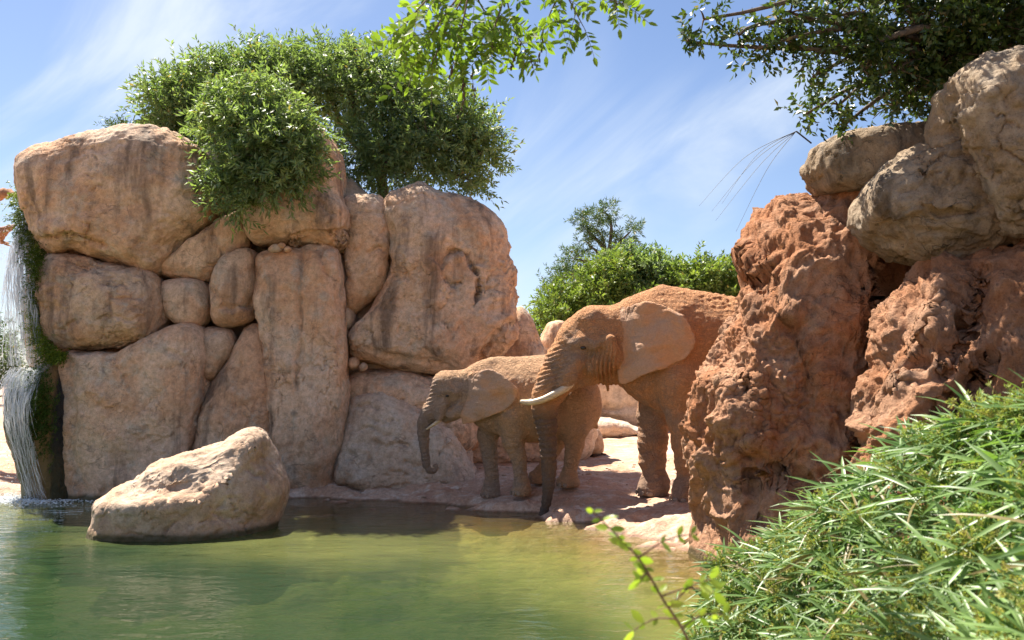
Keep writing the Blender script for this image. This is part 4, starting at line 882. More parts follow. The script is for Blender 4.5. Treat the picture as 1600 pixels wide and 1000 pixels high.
def bark_material(name, c1, c2):
    b = NB(name); p = b.pos(); n = b.noise(b.mapping(p, (6, 6, 1.5)), 3, 5, 0.65); 
    return b.finish(b.mix(b.mapr(n, .35, .65), c1, c2), 0.9, b.bump(n, 0.6, 0.05), 0.2)
M_BARK = bark_material('bark', (0.10, 0.075, 0.055), (0.20, 0.15, 0.11))
M_LEAF_BUSH = leaf_material('bush_leaves', (0.135, 0.205, 0.085), (0.32, 0.40, 0.17), 0.45, .5)
M_LEAF_TREE = leaf_material('cliff_tree_leaves', (0.125, 0.19, 0.085), (0.29, 0.37, 0.16), 0.45, .5)
M_LEAF_PINE = leaf_material('far_tree_needles', (0.055, 0.095, 0.040), (0.13, 0.19, 0.075), 0.3, .2)
M_LEAF_FAR = leaf_material('far_shrub_leaves', (0.10, 0.16, 0.04), (0.28, 0.35, 0.09), 0.4, .3)
M_LEAF_TOP = leaf_material('overhanging_leaves', (0.10, 0.17, 0.025), (0.24, 0.34, 0.05), 0.55, .3)
M_LEAF_RIGHT = leaf_material('glossy_leaves', (0.030, 0.058, 0.016), (0.12, 0.17, 0.035), 0.32, .5, .35)
M_MOSS = leaf_material('moss', (0.035, 0.07, 0.010), (0.20, 0.27, 0.030), 0.25, .2)
def unit(v): return v/np.maximum(np.linalg.norm(v, axis=-1, keepdims=True), 1e-9)
def leaves_at(base, dirs, length, width, r, fold=0.25, flat=None):
    """one folded leaf quad at each base, growing along dirs"""
    n = len(base); d = unit(dirs); ref = r.normal(size=(n, 3)) if flat is None else flat + 0.6*r.normal(size=(n, 3))
    s = unit(np.cross(d, ref)); up = np.cross(s, d)
    L = np.broadcast_to(length, (n,))[:, None]*(0.7 + 0.6*r.random((n, 1))); W = np.broadcast_to(width, (n,))[:, None]*(0.75 + 0.5*r.random((n, 1)))
    mid = base + d*L*0.45
    V = np.stack([base, mid + s*W*0.5 + up*W*fold, base + d*L - up*L*0.10, mid - s*W*0.5 + up*W*fold], 1).reshape(-1, 3)
    return V, np.arange(4*n).reshape(-1, 4)
def sprays(centers, dirs, per, twig, leaf, width, r, spread=0.75, droop=0.15, flat=None):
    """leafy twigs: per leaves along each twig"""
    n = len(centers); t = np.tile((np.arange(per) + 0.6)/per, n); c = np.repeat(centers, per, 0); d = np.repeat(unit(dirs), per, 0)
    tl = np.repeat(twig*(0.6 + 0.8*r.random(n)), per)
    p = c + d*(tl*t)[:, None]; p[:, 2] -= droop*(tl*t)*t
    q = r.normal(size=(n*per, 3)); q = unit(q - d*(q*d).sum(1, keepdims=True))
    ld = unit(d*(0.35 + 0.6*t[:, None]**2) + q*spread + np.array([0, 0, -droop]))
    V, Q = leaves_at(p, ld, leaf, width, r, flat=flat)
    tone = np.repeat(np.repeat(r.normal(0.42, 0.20, n), per) + r.normal(0, 0.16, n*per), 4)
    dry = np.repeat(r.random(n*per) < .025, 4)
    return V, Q, np.where(dry, -1.0, np.clip(tone, 0, 1))
def lobes_sample(lobes, n, r, shell=0.45, up=0.35):
    """points and outward directions on a set of ellipsoid lobes ((centre), (radii))"""
    w = np.array([(l[1][0]*l[1][2] + l[1][0]*l[1][1] + l[1][1]*l[1][2]) for l in lobes]); w = w/w.sum()
    k = r.choice(len(lobes), n, p=w); C = np.array([l[0] for l in lobes])[k]; R = np.array([l[1] for l in lobes])[k]
    d = unit(r.normal(size=(n, 3))); rad = r.random(n)**shell
    rad = rad*(1.02 + 0.40*fbm(C*3.1 + d*2.2, 3))
    rad = np.where(r.random(n) < .09, rad*(1.15 + .25*r.random(n)), rad)      # shoots standing out of the crown
    p = C + d*R*rad[:, None]
    return p, unit(d/R*R.mean(1, keepdims=True) + np.array([0, 0, up]) + 0.45*r.normal(size=(n, 3)))
def limb(a, b, r0, r1, r, sag=0.1, n=9):
    t = np.linspace(0, 1, n)[:, None]; a, b = np.asarray(a, float), np.asarray(b, float)
    L = np.linalg.norm(b - a); w = r.normal(size=(4, 3))*L*0.06
    p = a + (b-a)*t + w[0]*np.sin(t*pi) + w[1]*np.sin(2*t*pi)*0.6 + np.array([0, 0, 1])*np.sin(t*pi)*L*sag
    return tube(p, np.linspace(r0, r1, n), 8)
def px_lobe(px, py, Y, rx, rz, ry):
    s = Y/FPX; return (P(px, py, Y), np.array([rx*s, ry, rz*s]))
def tree(name, label, cat, base, lobes, nspray, per, twig, leaf, width, mat, seed, r0=0.09, bark=None, group=None, shell=0.45, up=0.35, droop=.15, hub=None, spread=.75, twigs=0, flat=None):
    r = np.random.default_rng(seed); root = empty(name, base, label, cat, group)
    hub = np.asarray(hub if hub is not None else np.mean([l[0] for l in lobes], 0)*0.5 + np.asarray(base)*0.5)
    parts = [limb(base, hub, r0, r0*0.75, r, 0.0)]
    for l in lobes: parts.append(limb(hub, l[0], r0*0.6, r0*0.16, r, 0.06))
    c, d = lobes_sample(lobes, nspray, r, shell, up)
    for k in r.choice(len(c), min(twigs, len(c)), replace=False):
        j = np.argmin([np.linalg.norm(c[k] - l[0]) for l in lobes])
        parts.append(tube(np.linspace(lobes[j][0], c[k], 4) + np.array([0, 0, .02])*np.array([0, 1, 1, 0])[:, None], np.linspace(r0*.14, 0.004, 4), 4))
    V, Q = merge(parts); part('trunk', V, Q, bark or M_BARK, root)
    V, Q, tone = sprays(c, d, per, twig, leaf, width, r, spread, droop, flat)
    part('crown', V, Q, mat, root, {'tone': tone}, smooth=False)
    return root

L_ = px_lobe
tree('bush', 'leafy green bush spilling down between the crowning and helmet boulders', 'bush', P(398, 350, 16.0),
     [L_(348, 185, 15.2, 34, 30, .5), (L_(368, 160, 15.4, 36, 30, .5)), L_(405, 165, 15.3, 50, 42, .6), L_(385, 215, 14.9, 44, 42, .5), L_(440, 200, 14.9, 45, 45, .5), L_(470, 225, 14.7, 32, 38, .4), L_(420, 250, 14.7, 50, 45, .45), L_(465, 262, 14.6, 28, 26, .35), L_(368, 268, 14.7, 30, 30, .4), L_(402, 285, 14.6, 34, 24, .4), L_(358, 305, 14.5, 20, 24, .3), L_(345, 275, 14.6, 14, 14, .3), L_(442, 282, 14.6, 22, 14, .3)],
     1500, 15, .34, .125, .034, M_LEAF_BUSH, 11, .07, droop=.35, twigs=120, hub=P(395, 290, 15.5), up=.15)
tree('tree', 'dense dark green tree growing behind the crowning boulder', 'tree', P(360, 330, 17.6),
     [L_(262, 165, 17.2, 34, 45, .6), L_(255, 195, 17.2, 24, 26, .5), L_(292, 140, 17.3, 36, 36, .6), L_(345, 130, 17.4, 42, 38, .7), L_(400, 118, 17.6, 42, 34, .7), L_(385, 100, 17.6, 20, 18, .4), L_(320, 175, 17.2, 50, 45, .7), L_(440, 130, 17.6, 40, 40, .7), L_(300, 200, 17.0, 40, 26, .6)],
     1350, 15, .42, .125, .036, M_LEAF_TREE, 12, .11, group='trees on the cliff top', twigs=120)
tree('tree', 'wide green tree growing out behind the great slab', 'tree', P(590, 380, 18.2),
     [L_(455, 105, 18.0, 30, 28, .5), L_(480, 130, 18.0, 42, 42, .7), L_(520, 110, 18.0, 40, 36, .7), L_(560, 105, 18.0, 34, 30, .6), L_(550, 150, 17.8, 55, 50, .8), L_(610, 130, 17.8, 42, 45, .7), L_(640, 170, 17.6, 50, 45, .8), L_(690, 175, 17.4, 36, 36, .6), L_(735, 195, 17.3, 30, 34, .5), L_(755, 240, 17.2, 32, 34, .5), L_(715, 225, 17.2, 42, 40, .7), L_(730, 280, 17.0, 28, 26, .4), L_(670, 240, 17.2, 48, 45, .7), L_(610, 230, 17.4, 55, 50, .8), L_(560, 240, 17.4, 38, 55, .6), L_(620, 280, 17.0, 40, 24, .5)],
     2600, 15, .42, .125, .036, M_LEAF_TREE, 13, .13, group='trees on the cliff top', twigs=200, hub=P(590, 260, 18.0))
tree('shrub', 'tiny tuft of foliage peeping over the crowning boulder', 'shrub', P(186, 222, 16.6), [L_(182, 200, 16.6, 10, 9, .15), L_(192, 205, 16.6, 10, 7, .15)], 70, 10, .2, .08, .018, M_LEAF_PINE, 14, .015, hub=P(186, 206, 16.6))
tree('pine_tree', 'tall thin crowned tree rising above the far shrubs', 'tree', [*P(945, 560, 32)[:2], .8],
     [L_(915, 342, 32, 14, 10, .6), L_(945, 332, 32, 19, 9, .7), L_(930, 358, 32, 21, 12, .7), L_(962, 375, 32, 13, 7, .6), L_(985, 362, 32, 14, 7, .6), L_(975, 385, 32, 11, 5, .5), L_(920, 385, 32, 19, 10, .7), L_(898, 405, 32, 21, 12, .8), L_(885, 435, 32, 24, 13, .9), L_(870, 462, 32, 24, 16, .9), L_(858, 495, 32, 18, 17, .8), L_(905, 460, 32, 24, 18, .9), L_(935, 425, 32, 14, 12, .7)],
     620, 18, .36, .17, .030, M_LEAF_PINE, 15, .16, hub=P(948, 420, 32), twigs=60)
for lab, bs, lobes, seed in (
    ('bright green shrub of small leaves behind the big elephants head', (905, 560, 27), [L_(880, 490, 27, 34, 34, .9), L_(925, 455, 27, 36, 30, 1), L_(950, 430, 27, 30, 26, .9), L_(905, 500, 27, 40, 36, .9), L_(850, 515, 26.5, 18, 30, .6), L_(960, 470, 27, 40, 34, 1)], 21),
    ('darker green shrub behind the hump of the big elephant', (1010, 540, 28), [L_(985, 420, 28, 32, 24, .9), L_(1015, 430, 28, 36, 30, 1), L_(1000, 460, 28, 40, 30, 1), L_(1045, 455, 28, 30, 26, .9), L_(960, 412, 28, 14, 12, .4)], 22),
    ('yellow green shrub with feathery tips beside the red column', (1100, 540, 27), [L_(1085, 435, 27, 28, 26, .8), L_(1065, 450, 27, 26, 24, .8), L_(1110, 440, 27, 26, 24, .8), L_(1135, 448, 27, 22, 26, .7), L_(1140, 425, 27, 12, 10, .4), L_(1100, 470, 27, 50, 26, .9), L_(1170, 460, 27, 26, 30, .8)], 23)):
    tree('shrub', lab, 'shrub', [*P(*bs)[:2], .85], lobes, 1050, 14, .46, .16, .055, M_LEAF_FAR if seed != 22 else M_LEAF_TREE, seed, .10, group='shrubs beyond the elephants', twigs=30)
for lab, bs, lobes, seed in (('hazy tree crown in the distance beyond the waterfall spray', (-10, 560, 34), [L_(-5, 560, 34, 26, 40, 1.0), L_(18, 590, 34, 14, 30, .7), L_(-40, 540, 34, 40, 60, 1.2)], 26),):
    tree('tree', lab, 'tree', [*P(*bs)[:2], .9], lobes, 500, 12, .45, .18, .05, M_LEAF_PINE, seed, .12)

# glossy tree over the right hand boulders
tree('tree', 'dark glossy leaved tree arching over the weathered boulders', 'tree', P(1480, 225, 10.6),
     [L_(1560, 40, 9.6, 95, 60, .8), L_(1640, 60, 9.6, 90, 60, .8), L_(1480, 90, 9.8, 60, 45, .6), L_(1520, 10, 9.6, 80, 50, .7), L_(1430, 40, 9.6, 60, 45, .6), L_(1440, 130, 10, 50, 36, .5), L_(1475, 165, 10.2, 42, 34, .4), L_(1400, 110, 9.7, 40, 32, .4), L_(1365, 60, 9.4, 45, 30, .4), L_(1310, 25, 9.3, 55, 28, .4), L_(1350, 110, 9.4, 32, 20, .3), L_(1290, 80, 9.3, 40, 20, .3), L_(1235, 20, 9.2, 45, 22, .3), L_(1220, 60, 9.2, 28, 16, .25), L_(1185, 75, 9.1, 24, 13, .2), L_(1155, 55, 9.1, 14, 14, .2), L_(1100, 30, 9.0, 22, 18, .2), L_(1075, 65, 9.0, 14, 10, .15), L_(1270, 120, 9.4, 16, 12, .15), L_(1310, 165, 9.8, 26, 14, .2), L_(1260, 178, 9.8, 18, 9, .15), L_(1320, 195, 9.9, 24, 12, .2), L_(1395, 165, 10, 36, 20, .3), L_(1700, 0, 9.5, 90, 80, 1.0), L_(1400, -60, 9.6, 120, 50, .8), L_(1580, -80, 9.6, 140, 70, 1.0)],
     2500, 11, .20, .085, .038, M_LEAF_RIGHT, 31, .09, shell=.5, up=.1, droop=.2, hub=P(1490, 90, 10.0), twigs=500, spread=.9)

# overhanging branch with feathered leaves: the tree stands behind the camera, out of view
def overhanging():
    r = np.random.default_rng(41)
    tips = [[(770, -110), (735, -30), (705, 25), (655, 55), (615, 48)], [(735, -30), (722, 40), (705, 90), (735, 118)], [(735, -30), (690, 30), (660, 75), (650, 100)], [(770, -110), (790, -10), (805, 50), (830, 88)], [(790, -10), (770, 50), (755, 95)], [(735, -30), (680, -10), (640, 30), (612, 72)],
            [(850, -100), (880, -20), (900, 20), (915, 48)], [(880, -20), (860, 20), (845, 55)], [(890, -60), (935, -10), (975, 8)], [(722, 40), (690, 70), (672, 105)], [(705, 25), (740, 60), (775, 75)], [(705, 25), (672, 18), (640, 8)], [(735, -30), (760, 20), (800, 30)]]
    Y = 4.3; base = np.array([-2.6, -1.6, 0.3]); root = empty('overhanging_tree', base, 'tree with backlit feathered leaves hanging over the pond from above', 'tree')
    top = np.array([-1.6, 0.6, 5.6]); parts = [tube(spline([base, base + [0.2, .3, 2.5], top, P(770, -260, 4.0), P(770, -110, Y)], 40), np.linspace(.16, .012, 40), 8),
        tube(spline([P(770, -260, 4.0), P(850, -180, 4.1), P(850, -100, Y)], 14), np.linspace(.02, .008, 14), 6), tube(spline([P(850, -180, 4.1), P(890, -60, Y)], 8), np.linspace(.009, .006, 8), 6)]
    C, D, FL = [], [], []
    LV, LD, TN = [], [], []
    for k, tp in enumerate(tips):
        yy = Y + r.normal(0, .12, len(tp)); q = spline([P(x, y, Y if i == 0 else yy[i]) for i, (x, y) in enumerate(tp)], 16)
        parts.append(tube(q, np.linspace(.006, .0016, 16), 5))
        nl = 11 if k < 6 else 6
        for j in range(nl):
            i = int(3 + 12*(j+r.random())/nl); i = min(i, 15); a = q[i]; tdir = unit(q[min(i+1, 15)] - q[i-1])
            d = unit(tdir*0.6 + np.array([r.normal()*.55, r.normal()*.5, -0.25 + r.normal()*.4])); rl = .17*(0.6 + .6*r.random())
            rp = a + d*np.linspace(0, rl, 7)[:, None]; rp[:, 2] -= 0.25*rl*np.linspace(0, 1, 7)**2
            parts.append(tube(rp, np.linspace(.0018, .0009, 7), 4, cap=False))
            side = unit(np.cross(d, np.array([r.normal()*.5, -1.0, r.normal()*.5])))
            tone = np.clip(r.normal(.5, .22), 0, 1)
            for m in range(1, 7):
                for s in ((-1, 1) if m < 6 else (0,)):
                    LV.append(rp[m]); LD.append(d*(0.55 if s else 1) + side*s*0.9 + r.normal(size=3)*.12); TN.append(tone + r.normal()*.1)
    V, Q = merge(parts); part('trunk', V, Q, M_BARK, root)
    n = len(LV); LV = np.array(LV); LD = unit(np.array(LD)); s = unit(np.cross(LD, np.array([0.15, -1, .3]) + .45*r.normal(size=(n, 3)))); up = np.cross(s, LD)
    L = (.054*(0.75 + .5*r.random(n)))[:, None]; W = L*.42
    rows = [LV, LV + LD*L*.3 + s*W*.45, LV + LD*L*.65 + s*W*.42, LV + LD*L - up*L*.06, LV + LD*L*.65 - s*W*.42, LV + LD*L*.3 - s*W*.45, LV + LD*L*.5 - up*W*.12]
    V = np.stack(rows, 1).reshape(-1, 3); o = np.arange(n)[:, None]*7
    Q = np.concatenate([o + np.array(f) for f in ([0, 1, 6, 5], [1, 2, 3, 6], [6, 3, 4, 5])])
    part('crown', V, Q, M_LEAF_TOP, root, {'tone': np.repeat(np.clip(TN, 0, 1), 7)}, smooth=False)
    D8, Q8 = cube_sphere(3); M_POD = plain('dry_pod', (0.07, 0.045, 0.03), .7)
    for (x0, y0, x1, y1) in ((722, 100, 718, 178), (738, 100, 742, 160), (728, 110, 726, 150), (830, 80, 838, 104), (805, 70, 798, 110), (850, 45, 842, 95), (815, 60, 808, 88), (965, 0, 978, 16), (955, 0, 962, 22), (712, 95, 702, 125)):
        a, b_ = P(x0, y0, Y), P(x1, y1, Y); q = spline([a, (a+b_)/2 + r.normal(size=3)*.012, b_], 8); pods = [tube(q, .0014, 4)]
        for m in range(7):
            i = r.integers(2, 8); pods.append((q[i] + r.normal(size=3)*np.array([.004, .004, .01]) + D8*np.array([.0045, .0045, .013]), Q8))
        V, Q = merge(pods); part('seed_spray', V, Q, M_POD, root)
overhanging()

# moss beside the waterfall
def moss():
    r = np.random.default_rng(51)
    path = spline([P(38, 300, 15.3), P(42, 335, 15.2), P(52, 370, 15.1), P(64, 402, 15.0), P(70, 425, 14.95), P(62, 455, 14.95), P(60, 490, 14.95), P(66, 525, 14.9), P(82, 552, 14.8), P(98, 556, 14.75)], 200)
    w = np.interp(np.arange(200), [0, 40, 80, 100, 125, 170, 199], [.16, .20, .17, .13, .09, .15, .07])
    i = r.integers(0, 200, 2600); c = path[i] + r.normal(size=(2600, 3))*w[i][:, None]*np.array([.55, .9, .55])
    d = unit(np.stack([-.4 + r.normal(size=2600)*.5, -.8 + r.normal(size=2600)*.4, r.normal(size=2600)*.5 - .1], -1))
    V, Q, t = sprays(c, d, 7, .10, .045, .016, r, .7, .3); t = np.clip(np.abs(t)*0.5 + np.repeat(np.repeat(sstep(40, 0, i)*.75 + sstep(110, 150, i)*.3 + .1, 7), 4), 0, 1)
    o = thing('moss', V, Q, M_MOSS, 'bright green moss curtain clinging to the boulders edge above the waterfall', 'moss', attrs={'tone': t})
    for px_, py_, Y_, ww, hh, n_, lab in ((66, 640, 14.55, 22, 70, 900, 'dark green moss patch on the wet rock below the waterfall'),):
        c = np.array([P(px_ + ww*r.normal()*.5, py_ + hh*r.normal()*.5, Y_ + .05*r.normal()) for _ in range(n_)])
        V, Q, t = sprays(c, unit(np.stack([r.normal(size=n_)*.4, -1 + 0*c[:, 0], -.5 + r.normal(size=n_)*.3], -1)), 6, .07, .04, .014, r, .7, .3)
        thing('moss', V, Q, M_MOSS, lab, 'moss', attrs={'tone': np.clip(np.abs(t)*.35, 0, 1)})
moss()

# ---------------------------------------------------------------- umbrella sedge in the foreground
M_SEDGE = leaf_material('sedge_blades', (0.08, 0.155, 0.035), (0.25, 0.38, 0.13), 0.36, .5, .40)
M_SEDGE_FLOWER = leaf_material('sedge_flowers', (0.24, 0.32, 0.085), (0.40, 0.36, 0.13), 0.35, .2, .6)
M_STEM = plain('sedge_stem', (0.09, 0.13, 0.04), .5)
def blade(base, d, L, W, droop, r, segs=5):
    """a long folded blade: V, Q"""
    t = np.linspace(0, 1, segs+1); d = unit(np.asarray(d, float)); p = base + d*(L*t)[:, None]; p[:, 2] -= droop*L*t**2
    s = unit(np.cross(d, np.array([0, 0, 1.0]) + .25*r.normal(size=3))); up = np.cross(s, d)
    w = W*np.array([.5, .9, 1, .85, .55, .04])[:segs+1]
    V = np.concatenate([p - s*w[:, None]*.5 + up*w[:, None]*.18, p, p + s*w[:, None]*.5 + up*w[:, None]*.18]); n = segs+1
    i = np.arange(segs); Q = np.concatenate([np.stack([i, i+1, n+i+1, n+i], -1), np.stack([n+i, n+i+1, 2*n+i+1, 2*n+i], -1)])
    return V, Q
UMB = []
def make_umbels(count):
    for k in range(count):
        r = np.random.default_rng(600+k); parts = []; tone = []
        nb = 13 + int(r.integers(0, 6)); R = .20*(.8 + .4*r.random())
        for j in range(nb):
            a = 2*pi*(j + .35*r.normal())/nb; el = .02 + .30*r.random() if j % 4 else .4 + .3*r.random()
            V, Q = blade(np.array([0, 0, r.normal()*.006]), [cos(a)*cos(el), sin(a)*cos(el), sin(el)], R*(.65 + .6*r.random()), .0140*(.8 + .5*r.random()), .12 + .33*r.random()**1.5, r)
            parts.append((V, Q)); tone.append(np.full(len(V), -1.0 if r.random() < .03 else np.clip(r.normal(.5, .28), 0, 1)))
        V, Q = merge(parts); me = mesh_np('umbel', V, Q, M_SEDGE, False); set_attr(me, 'tone', np.concatenate(tone))
        fp, ft = [], []                                                   # the flower head: short rays with small spikelets
        nr_ = 34
        for j in range(nr_):
            a = r.random()*2*pi; el = .35 + r.random()*1.0; d = np.array([cos(a)*cos(el), sin(a)*cos(el), sin(el)]); L = .095*(.5 + .7*r.random())
            b_ = d*L; fp.append(tube(np.array([[0, 0, 0], b_*.5, b_]), .0010, 4, cap=False)); ft.append(np.full(12, .1))
            m = 9; VV, QQ = leaves_at(np.repeat(b_[None], m, 0) + r.normal(size=(m, 3))*.004, d + r.normal(size=(m, 3))*.8, .013, .0055, r)
            fp.append((VV, QQ)); ft.append(np.full(len(VV), np.clip(r.normal(.35 + .4*(k % 3 == 0), .2), 0, 1)))
        V, Q = merge(fp); fm = mesh_np('flower_head', V, Q, M_SEDGE_FLOWER, False); set_attr(fm, 'tone', np.concatenate(ft))
        UMB.append((me, fm))
make_umbels(12)
def sedge():
    r = np.random.default_rng(77)
    topx = np.array([1075, 1100, 1130, 1165, 1200, 1250, 1300, 1350, 1400, 1450, 1500, 1560, 1620, 1700]); topy = np.array([990, 912, 860, 845, 832, 800, 760, 724, 686, 664, 648, 634, 622, 612])
    heads = []
    def head(px, py, extra=0.0):
        top = np.interp(px, topx, topy); f = (py - top)/400
        Y = np.interp(px, [1080, 1250, 1400, 1600, 1700], [5.3, 4.7, 3.9, 3.2, 3.0]) - 1.0*np.clip(f, 0, 1.2) + extra
        return P(px, py, max(Y, 1.9)), px
    for px in np.arange(1090, 1700, 15):
        top = np.interp(px, topx, topy); heads.append(head(px + r.normal()*8, top + 22 + abs(r.normal())*10))
    tries = 0
    while len(heads) < 205 and tries < 5000:
        tries += 1; px = 1085 + 600*r.random(); py = 640 + 420*r.random()
        if py < np.interp(px, topx, topy) + 30: continue
        heads.append(head(px, py, r.normal()*.12))
    for _ in range(55):
        px = 1095 + 260*r.random(); heads.append(head(px, np.interp(px, topx, topy) + 30 + 110*r.random(), r.normal()*.15))
    names = ['sedge clump at the waters edge against the foot of the red column', 'sedge clump with a pale upright blade below the red column', 'sedge clump of slender green umbels before the dark pit in the column', 'sedge clump topped with yellow flowers before the column', 'sedge clump spreading star shaped umbels below the cave', 'sedge clump with tan flower heads below the sloping red bank', 'tall sedge clump with long arching blades before the sloping red bank', 'tallest sedge clump leaning on the sloping bank under the weathered boulders']
    edges = np.array([1080, 1150, 1215, 1285, 1355, 1425, 1500, 1580, 1720])
    for k in range(8):
        mem = [h for h in heads if edges[k] <= h[1] < edges[k+1]]
        if not mem: continue
        c = np.mean([m[0] for m in mem], 0); gz = float(ground_base(c[0], c[1])[0])
        root = empty('sedge_clump', (c[0], c[1], min(gz, c[2] - .5)), names[k], 'sedge', 'sedge clumps in the foreground'); b0 = np.array(root.location)
        stems = []
        for h, _ in mem:
            foot = np.array([c[0] + (h[0]-c[0])*.55 + r.normal()*.05, c[1] + (h[1]-c[1])*.55 + .15*r.random(), b0[2]])
            q = spline([foot, foot*.45 + h*.55 + np.array([0, 0, .06]), h], 6); stems.append(tube(q, np.linspace(.0042, .0028, 6), 5, cap=False))
            me, fm = UMB[int(r.integers(0, len(UMB)))]
            tilt = unit(q[-1] - q[-2])
            o = bpy.data.objects.new('umbel', me); col.objects.link(o); o.parent = root; o.location = tuple(h - b0)
            rot = Vector(unit(tilt*.25 + np.array([-.10, -.38, .75]) + .26*r.normal(size=3)).tolist()).to_track_quat('Z', 'Y')
            o.rotation_mode = 'QUATERNION'
            from mathutils import Quaternion
            o.rotation_quaternion = rot @ Quaternion((0, 0, 1), r.random()*6.28)
            s = .85 + .4*r.random(); o.scale = (s, s, s)
            if r.random() < .62:
                f = bpy.data.objects.new('flower_head', fm); col.objects.link(f); f.parent = o
        V, Q = merge(stems); part('stems', V, Q, M_STEM, root)
        # low blades filling the clump
        n = 130; parts = []; tone = []
        for _ in range(n):
            h = mem[int(r.integers(0, len(mem)))][0]; p0 = h + np.array([r.normal()*.10, r.normal()*.10 + .05, -.06 - .40*r.random()])
            V, Q = blade(p0, [r.normal(), r.normal(), .4 + .5*r.random()], .16 + .12*r.random(), .009, .5, r, 4); parts.append((V, Q)); tone.append(np.full(len(V), -1.0 if r.random() < .08 else np.clip(r.normal(.25, .2), 0, 1)))
        V, Q = merge(parts); o = part('blades', V, Q, M_SEDGE, root, {'tone': np.concatenate(tone)}, smooth=False); o['kind'] = 'stuff'
sedge()

def twig():
    r = np.random.default_rng(88); Y = 1.55
    line = [P(1180, 1500, Y+.1), P(1120, 1120, Y), P(1075, 1000, Y), P(1035, 935, Y), P(1000, 875, Y), P(965, 838, Y), (P(925, 798, Y))]
    line[0][2] = .45; q = spline(line, 60)
    root = empty('young_branch', q[0], 'slender young shoot with bright yellow green leaves before the pond', 'branch')
    side = [tube(q, np.linspace(.0034, .0012, 60), 6)]
    LV, LD = [], []
    for i in range(16, 60, 3):
        for s in (-1, 1):
            LV.append(q[i]); LD.append(np.array([s*(.7 + .3*r.random()), r.normal()*.5, .35*r.normal() + .1]))
    for (a, b_) in ((34, (1000, 905)), (30, (1115, 925)), (24, (990, 985)), (27, (1110, 905)), (40, (1080, 835)), (22, (1130, 960))):
        e = P(*b_, Y + r.normal()*.05); w = spline([q[a], (q[a]+e)/2 + [0, 0, .01], e], 8); side.append(tube(w, np.linspace(.002, .001, 8), 5))
        for i in (3, 5, 7):
            for s in (-1, 1): LV.append(w[i]); LD.append(unit(w[7]-w[0])*.6 + np.array([0, r.normal()*.4, s*.7]))
    V, Q = merge(side); part('stem', V, Q, bark_material('young_bark', (0.10, 0.06, 0.045), (0.16, 0.10, 0.07)), root)
    n = len(LV); LV = np.array(LV); LD = unit(np.array(LD)); s = unit(np.cross(LD, np.array([0, -1, .5]) + .5*r.normal(size=(n, 3)))); up = np.cross(s, LD)
    L = (.026*(0.6 + .7*r.random(n)))[:, None]; W = L*.5
    rows = [LV, LV + LD*L*.3 + s*W*.42, LV + LD*L*.65 + s*W*.45, LV + LD*L - up*L*.06, LV + LD*L*.65 - s*W*.45, LV + LD*L*.3 - s*W*.42, LV + LD*L*.5 - up*W*.15]
    V = np.stack(rows, 1).reshape(-1, 3); o = np.arange(n)[:, None]*7; Q = np.concatenate([o + np.array(f) for f in ([0, 1, 6, 5], [1, 2, 3, 6], [6, 3, 4, 5])])
    part('leaves', V, Q, leaf_material('young_leaves', (0.16, 0.26, 0.03), (0.32, 0.42, 0.06), .5, .5, .35), root, {'tone': np.repeat(r.random(n), 7)}, smooth=False)
twig()

def dry_grass():
    r = np.random.default_rng(91); Y = 9.9; a = P(1268, 224, Y); b_ = P(1244, 205, Y)
    root = empty('dry_stalk', a, 'black bent stalk with long drooping bristles sticking out of the boulder', 'grass stalk')
    V, Q = tube(spline([a, (a+b_)/2, b_], 6), .009, 6); part('stalk', V, Q, plain('dark_stalk', (.03, .022, .018), .6), root)
    for (x, y, mx, my) in ((1092, 322, 1165, 245), (1112, 330, 1180, 250), (1118, 345, 1190, 255), (1150, 362, 1200, 262), (1128, 318, 1185, 240)):
        q = spline([b_, P(mx, my, Y), P(x, y, Y - .1)], 24); V, Q = tube(q, np.linspace(.0035, .0012, 24), 4); part('bristle', V, Q, plain('bristle', (.09, .08, .06), .6), root)
dry_grass()
